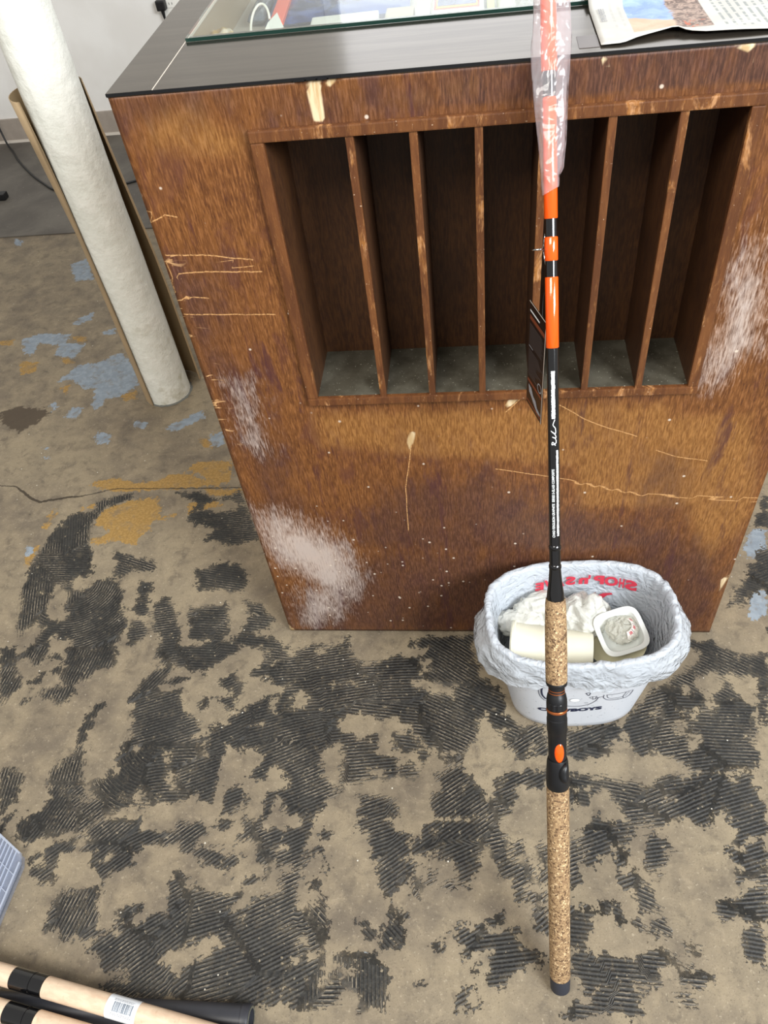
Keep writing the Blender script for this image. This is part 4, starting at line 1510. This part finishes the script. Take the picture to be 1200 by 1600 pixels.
    for (u0, u1, v0, v1) in ((0, 1, .992, 1.0), (.975, 1, 0, 1.0)):
        quad('tag_rim', u0, u1, v0, v1, M_CARDEDGE, .0004)
    top = card(.75, .97)
    sweep('tag_thread', smooth_path([top, top + Vector((.002, -.006, .03)), Vector((.004, .0068, .985)), Vector((-.004, .009, 1.012))], 6), .0004, M_CORD, root, 6)


build_rod()


# ================================================================== waste bin and what is in it
BC = Vector((.556, -.118, 0))
BROT = math.radians(3.0)
BH = .238


def bin_xy(a, z, off=0.0):
    t = z / BH
    hw = .112 + (.151 - .112) * t + off
    hd = .083 + (.1010 - .083) * t + off
    n = 3.4
    ca, sa = math.cos(a), math.sin(a)
    d = (abs(ca) ** n + abs(sa) ** n) ** (-1 / n)
    x, y = hw * d * ca, hd * d * sa
    y *= 1 - .13 * (x / hw) ** 2          # long sides bow outwards
    return x, y


def to_bin(p):
    c, s = math.cos(BROT), math.sin(BROT)
    return Vector((BC.x + c * p[0] - s * p[1], BC.y + s * p[0] + c * p[1], p[2]))


def build_bin():
    root = empty('waste_bin', BC)
    root.rotation_euler.z = BROT
    tag(root, 'small white plastic waste bin with a helmet drawing, in front of the counter', 'bin')
    N = 96
    vs, fs = [], []
    prof = [(-.012, .004)] + [(0, .0), (0, .006)] + [(0, z) for z in np.linspace(.02, BH, 14)] + [(.004, BH), (.0045, BH + .004), (.0, BH + .005), (-.003, BH + .001)] + [(-.003, z) for z in np.linspace(BH - .01, .006, 10)]
    for (off, z) in prof:
        o2 = off - (.004 if z < .003 else 0)
        for i in range(N):
            x, y = bin_xy(2 * math.pi * i / N, z, o2)
            vs.append((x, y, z))
    for j in range(len(prof) - 1):
        for i in range(N):
            k = (i + 1) % N
            fs.append((j * N + i, j * N + k, (j + 1) * N + k, (j + 1) * N + i))
    fs.append(tuple(reversed(range(N))))
    fs.append(tuple(range((len(prof) - 1) * N, len(prof) * N)))
    mesh_obj('body', vs, fs, M_BIN, root, True)

    # front print: points (world x, z) laid on the front wall
    def front(xw, z, off=.0007):
        xl = xw - BC.x
        lo, hi = -math.pi + .2, -.2
        for _ in range(40):
            m = (lo + hi) / 2
            if bin_xy(m, z)[0] < xl:
                lo = m
            else:
                hi = m
        x, y = bin_xy((lo + hi) / 2, z)
        return (x, y - off, z)
    tv, tf = text2d('COWBOYS', .0185, .0012, 0, 1.25)
    w = max(v[0] for v in tv)
    k = .108 / w
    tv = [(v[0] * k, v[1]) for v in tv]
    mesh_obj('lettering', [front(.484 + v[0], .066 + v[1] * .82 + .010 * (v[0] / .108) + .006 * math.sin((v[0] / .108 - .5) * 3) * 0) for v in tv], tf, M_NAVY, root)
    # slab ends of the letters
    def stroke(pts, wdt, m=M_NAVY, nm='helmet_drawing', close=False):
        pts = [Vector((p[0], p[1], 0)) for p in pts]
        P = smooth_path(pts + ([pts[0]] if close else []), 6)
        vs, fs = [], []
        for i, p in enumerate(P):
            t = P[min(i + 1, len(P) - 1)] - P[max(i - 1, 0)]
            nn = Vector((-t.y, t.x, 0))
            nn = nn.normalized() * wdt / 2 if nn.length > 1e-9 else Vector((0, wdt / 2, 0))
            for q in (p + nn, p - nn):
                vs.append(front(q.x, q.y))
        for i in range(len(P) - 1):
            fs.append((2 * i, 2 * i + 1, 2 * i + 3, 2 * i + 2))
        mesh_obj(nm, vs, fs, m, root)
    # back of helmet with stripe
    stroke([(.484, .175), (.481, .150), (.484, .128), (.492, .112), (.499, .110)], .0011)
    stroke([(.489, .175), (.486, .152), (.488, .131), (.495, .116)], .0030)
    # shell lower line and jaw
    stroke([(.499, .110), (.512, .110), (.520, .098), (.545, .092), (.565, .097), (.577, .110), (.582, .124), (.588, .126)], .0011)
    # ear hole
    e = [(.543 + .0085 * math.cos(a), .117 + .0068 * math.sin(a)) for a in np.linspace(0, 2 * math.pi, 20, endpoint=False)]
    mesh_obj('helmet_drawing', [front(p[0], p[1]) for p in e], [tuple(range(20))], M_WHITE, root)
    stroke(e[::2], .0007, M_GREYINK, close=True)
    # star and small marks
    stroke([(.559, .143), (.564, .134), (.566, .144), (.559, .143)], .0013)
    stroke([(.566, .126), (.574, .129), (.580, .124), (.573, .119), (.566, .126)], .0008)
    stroke([(.571, .130), (.573, .117)], .0008)
    stroke([(.578, .131), (.576, .118)], .0008)
    stroke([(.560, .105), (.563, .107), (.566, .105), (.563, .103)], .0008, M_GREYINK, close=True)
    # face mask
    stroke([(.590, .132), (.590, .122), (.598, .111), (.612, .107), (.633, .108), (.640, .128)], .0012)
    stroke([(.595, .131), (.597, .121), (.603, .115), (.616, .113), (.626, .114)], .0009)
    stroke([(.594, .131), (.612, .130), (.640, .130)], .0009)
    stroke([(.628, .129), (.624, .113), (.626, .108)], .0009)
    stroke([(.633, .128), (.628, .113)], .0007)

    # ---- liner bag: up the inside, over the rim, crumpled hem outside
    lr = tag(empty('bin_liner', BC), 'white shopping bag lining the bin with red mirrored lettering', 'plastic bag')
    lr.rotation_euler.z = BROT
    N = 220
    prof = []
    for z in np.linspace(.02, BH - .004, 26):
        prof.append((-.006, z, 0))
    for k in range(1, 8):
        a = math.pi * k / 8
        prof.append((.0005 - .0065 * math.cos(a), BH + .003 + .0065 * math.sin(a), 0))
    M2 = 22
    for k in range(M2 + 1):
        prof.append((.007, BH + .001, k / M2))
    vs, fs = [], []
    for (off, z, h) in prof:
        for i in range(N):
            a = 2 * math.pi * i / N
            ca, sa = math.cos(a), math.sin(a)
            o2, zz = off, z
            if h > 0:
                side = abs(ca) ** 3
                drop = .060 + .014 * mnoise.noise(Vector((ca * 2.2, sa * 2.2, 1.7))) + .013 * mnoise.noise(Vector((ca * 7, sa * 7, 5.1))) + .014 * side * (1 if ca < 0 else .5)
                if sa > .5:
                    drop *= .62
                zz = z - drop * h
                bul = .003 + .022 * side + .004 * (mnoise.noise(Vector((ca * 3, sa * 3, 8.8))) + .6)
                if sa > .25:
                    bul = min(bul, .004)
                o2 = off + bul * math.sin(min(1, h * 1.1) * math.pi * .55)
            x, y = bin_xy(a, min(zz, BH), o2)
            q = Vector((x * 26, y * 26, zz * 26))
            amp = .0010 if h == 0 and z < BH - .02 else .0024
            if h > 0:
                amp = .0030 + .004 * h
            if sa > .3 and h == 0:
                amp *= .35
            rid = 1 - 2 * abs(mnoise.noise(q * 1.3 + Vector((3, 7, 1))))
            dd = amp * (.75 * mnoise.noise(q) + .6 * (rid - .5) + .35 * mnoise.noise(q * 2.7))
            # folds gathered along the rim
            if z >= BH - .03 or h > 0:
                dd += .0018 * mnoise.noise(Vector((a * 14, 3.1, zz * 9)))
            nx = Vector((x, y, 0)).normalized()
            if h > 0:
                dd = max(dd, -.002)
            p = Vector((x, y, zz)) + nx * dd
            p.z += (.0028 * mnoise.noise(Vector((a * 9, 1.2, 2.2))) if (z > BH - .01) else 0)
            pw = to_bin(p)
            if pw.y > -.004:
                p.y -= (pw.y + .004)
            vs.append(p)
    for j in range(len(prof) - 1):
        for i in range(N):
            k = (i + 1) % N
            fs.append((j * N + i, j * N + k, (j + 1) * N + k, (j + 1) * N + i))
    mesh_obj('bag_film', vs, fs, M_LINER, lr, True)

    # red print on the far inside wall, reversed as seen from within
    def inner(xw, z, off=.0088):
        xl = xw - BC.x
        lo, hi = .2, math.pi - .2
        for _ in range(40):
            m = (lo + hi) / 2
            if bin_xy(m, z, -.006)[0] > xl:
                lo = m
            else:
                hi = m
        x, y = bin_xy((lo + hi) / 2, z, -.006)
        return (x, y - off + .006, z)
    xr = .664
    for (s, xa, wd, hh, dz) in (('S', .000, .019, .0215, 0), ('H', .0200, .0085, .0215, 0), ('O', .0300, .0225, .0215, .001), ('P', .0530, .0185, .0205, .003), ("'", .0765, .0040, .0205, .003), ('n', .0800, .0165, .0215, .003), ('S', .1020, .0175, .0200, .002), ('A', .1205, .0185, .0195, .000), ('V', .1390, .0180, .0190, -.002), ('E', .1570, .0150, .0185, -.005)):
        tv, tf = text2d(s, .03, .0016)
        x0, x1 = min(v[0] for v in tv), max(v[0] for v in tv)
        ks = wd / (x1 - x0)
        mesh_obj('red_lettering', [inner(xr - xa - (v[0] - x0) * ks, .1995 + dz + v[1] * hh / .0217, .010) for v in tv], [f[::-1] for f in tf], M_RED, lr)
    # corner of a second red row
    P = [(.602, .170), (.612, .178), (.626, .181), (.628, .177), (.619, .173), (.612, .164)]
    mesh_obj('red_lettering', [inner(p[0], p[1], .010) for p in P], [tuple(range(len(P)))], M_RED, lr)


build_bin()


def crumple(name, loc, scale, mat, seed, label, cat, rot=0, sub=5, amp=.35, printed_red=False, group=None):
    bm = bmesh.new()
    bmesh.ops.create_icosphere(bm, subdivisions=sub, radius=1)
    for v in bm.verts:
        p = v.co.copy()
        q = p * 1.15 + Vector((seed, seed * .7, -seed))
        w = Vector((mnoise.noise(q), mnoise.noise(q + Vector((9, 2, 4))), mnoise.noise(q + Vector((1, 8, 6)))))
        r1 = 1 - abs(mnoise.noise(q * 1.2 + w * .8)) * 2
        r2 = 1 - abs(mnoise.noise(q * 2.6 + w)) * 2
        r3 = mnoise.noise(q * 5.0)
        k = 1 + amp * (.75 * (r1 - .5) + .22 * (r2 - .5) + .04 * r3)
        v.co = Vector((p.x * scale[0], p.y * scale[1], p.z * scale[2])) * k
    o = bm_obj(name, bm, mat, None, True)
    o.location = loc
    o.rotation_euler.z = math.radians(rot)
    return tag(o, label, cat, group)


def build_trash():
    crumple('crumpled_bag', (.500, -.062, .168), (.050, .030, .034), M_BAG, 2.3, 'crumpled white plastic bag at the back left inside the bin', 'plastic bag', 10)
    crumple('crumpled_bag', (.462, -.092, .168), (.042, .026, .022), M_BAG, 7.1, 'small flattened white plastic bag beside the cup in the bin', 'plastic bag', -8)
    b = crumple('crumpled_bag', (.570, -.080, .176), (.042, .038, .042), M_BAG, 4.6, 'crumpled white plastic bag with red print in the middle of the bin', 'plastic bag', 25)
    # red print on it
    rnd = random.Random(5)
    vs, fs = [], []
    for i in range(9):
        u = i / 8
        p = Vector((.012 + .020 * u, -.036 + .012 * u, -.004 - .006 * u + .003 * math.sin(i * 2)))
        q = len(vs)
        h = rnd.uniform(.005, .009)
        vs += [p, p + Vector((.0013, .0006, 0)), p + Vector((.0022, .0004, h)), p + Vector((.0008, -.0002, h))]
        fs.append((q, q + 1, q + 2, q + 3))
    # paper cup lying on its side
    root = empty('paper_cup', (.443, -.137, .158))
    tag(root, 'large cream paper cup lying on its side in the bin', 'cup')
    d = Vector((.134, -.014, .004)).normalized()
    root.rotation_mode = 'QUATERNION'
    root.rotation_quaternion = d.to_track_quat('Z', 'Y')
    R = .047
    out = [(0, R), (.003, R + .0016), (.006, R + .0002), (.03, R * .97), (.052, R * .945), (.053, R * .95), (.055, R * .94), (.100, R * .86), (.134, R * .80), (.136, R * .78)]
    inn = [(.128, R * .74), (.05, R * .91), (.004, R - .0018), (0, R)]
    vs, fs = lathe_data(out + [(.136, .001), (.128, .001)] + inn, 56)
    o = mesh_obj('cup_wall', vs, fs, M_CUP, root, True)
    sharpen(o)
    lathe('cup_rim', [(-.001, R - .001), (-.001, R + .0015), (.0015, R + .0036), (.005, R + .0034), (.007, R + .001), (.0075, R - .001)], M_CUP, root, 56, True, False)
    # plate
    p = empty('paper_plate', (.622, -.112, .148))
    tag(p, 'round cream plate under the clear tub in the bin', 'plate')
    p.rotation_euler = (math.radians(8), math.radians(-4), 0)
    o = lathe('plate_disc', [(.0, .030), (.001, .036), (.005, .046), (.006, .0525), (.0072, .0528), (.0066, .046), (.0025, .036), (.0018, .001)], M_LID, p, 56, True, False)
    # square tub
    t = empty('plastic_tub', (.6275, -.1165, .168))
    tag(t, 'square milky plastic tub with rounded corners on the plate in the bin', 'tub')
    t.rotation_euler = (math.radians(12), math.radians(-8), math.radians(16))
    N = 64

    def ring(h, z):
        out = []
        for i in range(N):
            a = 2 * math.pi * i / N
            n = 4.2
            ca, sa = math.cos(a), math.sin(a)
            k = (abs(ca) ** n + abs(sa) ** n) ** (-1 / n)
            out.append((h * k * ca, h * k * sa, z))
        return out
    prof = [(.001, 0), (.024, 0), (.0275, .003), (.0315, .026), (.0325, .028), (.0395, .0285), (.0400, .0280), (.0398, .0270), (.0335, .0265), (.0325, .026), (.0285, .002), (.026, -.001), (.001, -.001)]
    vs, fs = [], []
    for (h, z) in prof:
        vs += ring(h, z)
    for j in range(len(prof) - 1):
        for i in range(N):
            k = (i + 1) % N
            fs.append((j * N + i, j * N + k, (j + 1) * N + k, (j + 1) * N + i))
    o = mesh_obj('tub_shell', vs, fs, M_TUB, t, True)
    sharpen(o, math.radians(50))
    w = crumple('clear_wrapper', (.629, -.1145, .1880), (.0255, .0255, .0130), M_CLEAR, 11.2, 'crumpled clear wrapper with red and white print inside the tub', 'wrapper', 0, 5, .45)
    pw = plain('wrapper_paper', '#d9d2cc', .35)
    # printed strip of the wrapper
    vs, fs = [], []
    for j in range(9):
        for i in range(7):
            u, v = i / 6, j / 8
            a = math.radians(-75 + 130 * v)
            r = .014 + .0105 * u
            vs.append((r * math.cos(a), r * math.sin(a), .0125 - .010 * u ** 2 + .001 * mnoise.noise(Vector((u * 4, v * 6, 2)))))
    for j in range(8):
        for i in range(6):
            q = j * 7 + i
            fs.append((q, q + 1, q + 8, q + 7))
    s = mesh_obj('printed_strip', vs, fs, pw, w, True)
    def mark(a0, a1, r0, r1, m):
        P = []
        for (a, r) in ((a0, r0), (a0, r1), (a1, r1), (a1, r0)):
            u = (r - .014) / .0105
            P.append((r * math.cos(math.radians(a)), r * math.sin(math.radians(a)), .0125 - .010 * u * u + .0012))
        mesh_obj('print_mark', P, [(0, 1, 2, 3)], m, s)
    for a in (-62, -20, 30):
        for k in range(4):
            mark(a + k * 5, a + k * 5 + 3, .0165 + .0006 * (k % 2), .0205, M_RED)
    for a in (-36, 8):
        mark(a, a + 2.5, .015, .0225, M_NAVY)


build_trash()


# ================================================================== low things at the left
def spin_rod(name, p0, p1, blk0, blk1, label, with_label):
    """pale cork handled rod lying flat; p0->p1 runs from tip side to butt side"""
    d = (Vector(p1) - Vector(p0)).normalized()
    root = empty(name, p0)
    tag(root, label, 'fishing rod', 'cork handled rods lying at the lower left')
    root.rotation_mode = 'QUATERNION'
    root.rotation_quaternion = d.to_track_quat('Z', 'X')
    R = .0150
    lathe('fore_grip', [(-.16, .0125), (-.15, .0142), (-.03, R), (blk0 - .0005, R), (blk0, R - .0006)], M_CORK, root, 40)
    lathe('reel_seat', [(blk0, R - .001), (blk0 + .001, R + .0002), (blk0 + .034, R + .0002), (blk0 + .0345, R - .0007), (blk0 + .0365, R - .0007), (blk0 + .037, R + .0002), (blk1 - .001, R + .0002), (blk1, R - .001)], M_BLACK, root, 40)
    lathe('rear_grip', [(blk1, R - .0006), (blk1 + .0006, R), (blk1 + .30, R), (blk1 + .304, R - .001)], M_CORK, root, 40)
    lathe('butt_cap', [(blk1 + .304, R - .0005), (blk1 + .306, R + .0006), (blk1 + .33, R + .0006), (blk1 + .334, R - .003)], M_RUBBER, root, 32)
    lathe('blank', [(-.9, .0030), (-.5, .0046), (-.16, .0066)], M_BLACK, root, 20)
    if with_label:
        a, b = with_label
        n = 24
        vs, fs = [], []
        for j, z in enumerate(np.linspace(a, b, 6)):
            for i in range(n + 1):
                t = math.radians(-190 + 290 * i / n)
                r = R + .0006
                vs.append((r * math.cos(t), r * math.sin(t), z))
        for j in range(5):
            for i in range(n):
                q = j * (n + 1) + i
                fs.append((q, q + 1, q + n + 2, q + n + 1))
        lb = mesh_obj('price_label', vs, fs, plain('label_paper', '#e4e9ef', .3), root, True)
        lb['label'] = 'white paper label with a barcode'
        # which way is up from the camera, in rod space
        q = root.rotation_quaternion.to_matrix().transposed() @ (cam.location - Vector(p0)).normalized()
        a0 = math.atan2(q.y, q.x)
        rr = R + .0011
        rnd = random.Random(9)
        z = a + .012
        while z < b - .006:
            w = rnd.choice((.0006, .0006, .0011, .0016))
            P = [(rr * math.cos(a0 + t), rr * math.sin(a0 + t), zz) for zz in (z, z + w) for t in np.linspace(-.45, .35, 5)]
            mesh_obj('bar', P, [(i, i + 1, i + 6, i + 5) for i in range(4)], plain_ink, lb)
            z += w + rnd.choice((.0007, .0009, .0014))
        for k, t0 in enumerate((-.72, -.60, .5, .62)):
            z = a + .010
            P, F = [], []
            while z < b - .008:
                w = rnd.uniform(.001, .003)
                s0 = len(P)
                P += [(rr * math.cos(a0 + t), rr * math.sin(a0 + t), zz) for (zz, t) in ((z, t0), (z + w, t0), (z + w, t0 + .05), (z, t0 + .05))]
                F.append((s0, s0 + 1, s0 + 2, s0 + 3))
                z += w + .0008
            mesh_obj('fine_print', P, F, M_GREYINK, lb)


plain_ink = plain('grey_blue_ink', '#6e7885', .5)
ZR = .0585
spin_rod('spinning_rod', (-.3370, -.6535, ZR), (-.1060, -.6925, ZR), .0235, .0795, 'pale cork rod handle carrying the barcode label, at the lower left', (.187, .236))
spin_rod('spinning_rod', (-.3172, -.6998, ZR), (-.1050, -.7345, ZR), .0110, .0622, 'pale cork rod handle nearest the bottom left corner, without a label', None)


def build_pipe():
    a, b = Vector((.0508, -.6851, .0212)), Vector((-1.05, -.6985, .0212))
    d = (b - a).normalized()
    root = empty('black_tube', a)
    root.rotation_mode = 'QUATERNION'
    root.rotation_quaternion = d.to_track_quat('Z', 'X')
    tag(root, 'dark grey hollow tube lying under the cork rod handles', 'tube')
    L = 1.1
    R, r = .0212, .0158
    vs, fs = lathe_data([(0.0, r), (0.0, R - .0012), (.0012, R), (.012, R), (.0125, R - .0008), (L, R - .0008), (L, r), (0, r)], 44)
    o = mesh_obj('tube_wall', vs, fs, M_PIPE, root, True)
    sharpen(o, math.radians(50))
    lathe('end_ring', [(-.0006, r - .0008), (-.0012, r + .0010), (-.0006, r + .0026), (.001, r + .0026)], plain('olive_grey_ring', '#5a5a50', .4), root, 44, True, False)


build_pipe()


def build_tray():
    zt = .022
    c0, c1, c2, c3 = [Vector(q) + Vector((-.0185, .0100)) for q in ((-.432, -.4441), (-.3800, -.4755), (-.3742, -.4915), (-.3790, -.5693))]
    root = empty('clear_compartment_box', (-.46, -.52, 0))
    tag(root, 'clear plastic compartment box with a grid lid at the left edge', 'box')
    ro = Vector(root.location)
    g = Mat('clear_blue_plastic')
    film = m_plastic_film('clear_tinted_plastic', .22, '#c9d3ea', .08)
    rib = m_plastic_film('clear_rib_plastic', .55, '#dbe3f2', .1)
    dark = plain('dark_contents', '#39424f', .5, 0, 40)
    out = [c0 + (c0 - c1) * 1.2, c1, c2, c3, c3 + Vector((-.004, -.10)), c3 + Vector((-.17, -.10)), c0 + (c0 - c1) * 1.2 + Vector((-.02, -.02))]
    n = len(out)

    def prism(nm, pts, z0, z1, m):
        vs = [(p.x - ro.x, p.y - ro.y, z) for z in (z0, z1) for p in pts]
        k = len(pts)
        fs = [tuple(reversed(range(k))), tuple(range(k, 2 * k))] + [(i, (i + 1) % k, k + (i + 1) % k, k + i) for i in range(k)]
        return mesh_obj(nm, vs, fs, m, root)
    cen = sum(out, Vector((0, 0))) / n
    prism('box_base', [cen + (p - cen) * .97 for p in out], .0005, .016, film)
    lid = prism('box_lid', out, .0165, zt, film)
    prism('contents', [cen + (p - cen) * .90 for p in out], .002, .013, dark)
    # ribs of the lid: lengthwise parallel to the right edge, crosswise parallel to the chamfer

    def bar(p, q, w=.0012):
        d = (q - p).normalized()
        nn = Vector((-d.y, d.x)) * w / 2
        prism('rib', [p + nn, p - nn, q - nn, q + nn], zt, zt + .0022, rib)
    e1 = (c1 - c0)
    for i in range(1, 7):
        t = i * .0092
        s = c1 + (c0 - c1).normalized() * t
        bar(s, s + Vector((-.0052, -.105)))
    for j in range(5):
        p = c2 + (c3 - c2) * (.28 + .36 * j) if j < 2 else c3 + Vector((-.002, -.02 - .03 * (j - 2)))
        bar(p, p + (c0 - c1).normalized() * .085)
    prism('rim', [out[0], out[1], out[1] + Vector((-.003, -.002)), out[0] + Vector((-.003, -.003))], zt, zt + .003, rib)
    prism('rim', [c2, c3, c3 + Vector((-.002, 0)), c2 + Vector((-.002, 0))], zt, zt + .003, rib)


build_tray()

# ---- things along the far wall
def build_far():
    r = empty('wall_outlet', (-.805, WALL_Y, .455))
    tag(r, 'white wall outlet plate on the far wall above the counter corner', 'outlet')
    bm = box('cover_plate', (-.035, .035), (-.005, 0), (-.057, .057), M_OUTLET, r, .002)
    for s in (-1, 1):
        f = box('socket_face', (-.017, .017), (-.0075, -.005), (s * .026 - .014, s * .026 + .014), M_OUTLET, r, .002)
        for dx in (-.006, .006):
            box('slot', (dx - .001, dx + .001), (-.0078, -.0074), (s * .026 - .003, s * .026 + .005), M_CORD, f)
    p = empty('plug_cord', (-.838, WALL_Y, .48))
    tag(p, 'black plug with a cord hanging straight down the far wall', 'power cord')
    box('plug_body', (-.018, .018), (-.040, -.0085), (-.014, .022), M_CORD, p, .006)
    lathe('strain_relief', [(-.045, .004), (-.014, .008)], M_CORD, p, 16).location = (0, -.024, 0)
    sweep('cord', smooth_path([(0, -.024, -.04), (-.002, -.022, -.16), (.004, -.02, -.30), (.03, -.04, -.44), (.10, -.10, -.471), (.4, -.16, -.471)], 8), .004, M_CORD, p)
    # cord drooping across the grey sheet
    c = sweep('floor_cord', smooth_path(CORD, 10), .0042, M_CORD)
    tag(c, 'thin black cord curving down to the dark floor behind the pillar', 'power cord')
    # foot of something black at the left edge of the picture
    f = empty('black_stand', FOOT)
    tag(f, 'black metal stand foot at the left edge near the far wall', 'stand')
    box('foot_bar', (-.40, 0.0), (-.018, .018), (.0, .025), M_CORD, f, .005)
    box('upright', (-.40, -.365), (-.018, .018), (.025, .75), M_CORD, f, .004)


CORD = [(-1.74, 2.60, .30), (-1.725, 2.60, .16), (-1.705, 2.575, .03), (-1.66, 2.52, .0085), (-1.584, 2.408, .0085), (-1.467, 2.263, .0085), (-1.371, 2.163, .0085), (-1.303, 2.103, .0085), (-1.2, 2.06, .0085), (-1.0, 2.12, .0085), (-.7, 2.3, .0085)]
FOOT = (-1.495, 2.065, .0045)
build_far()
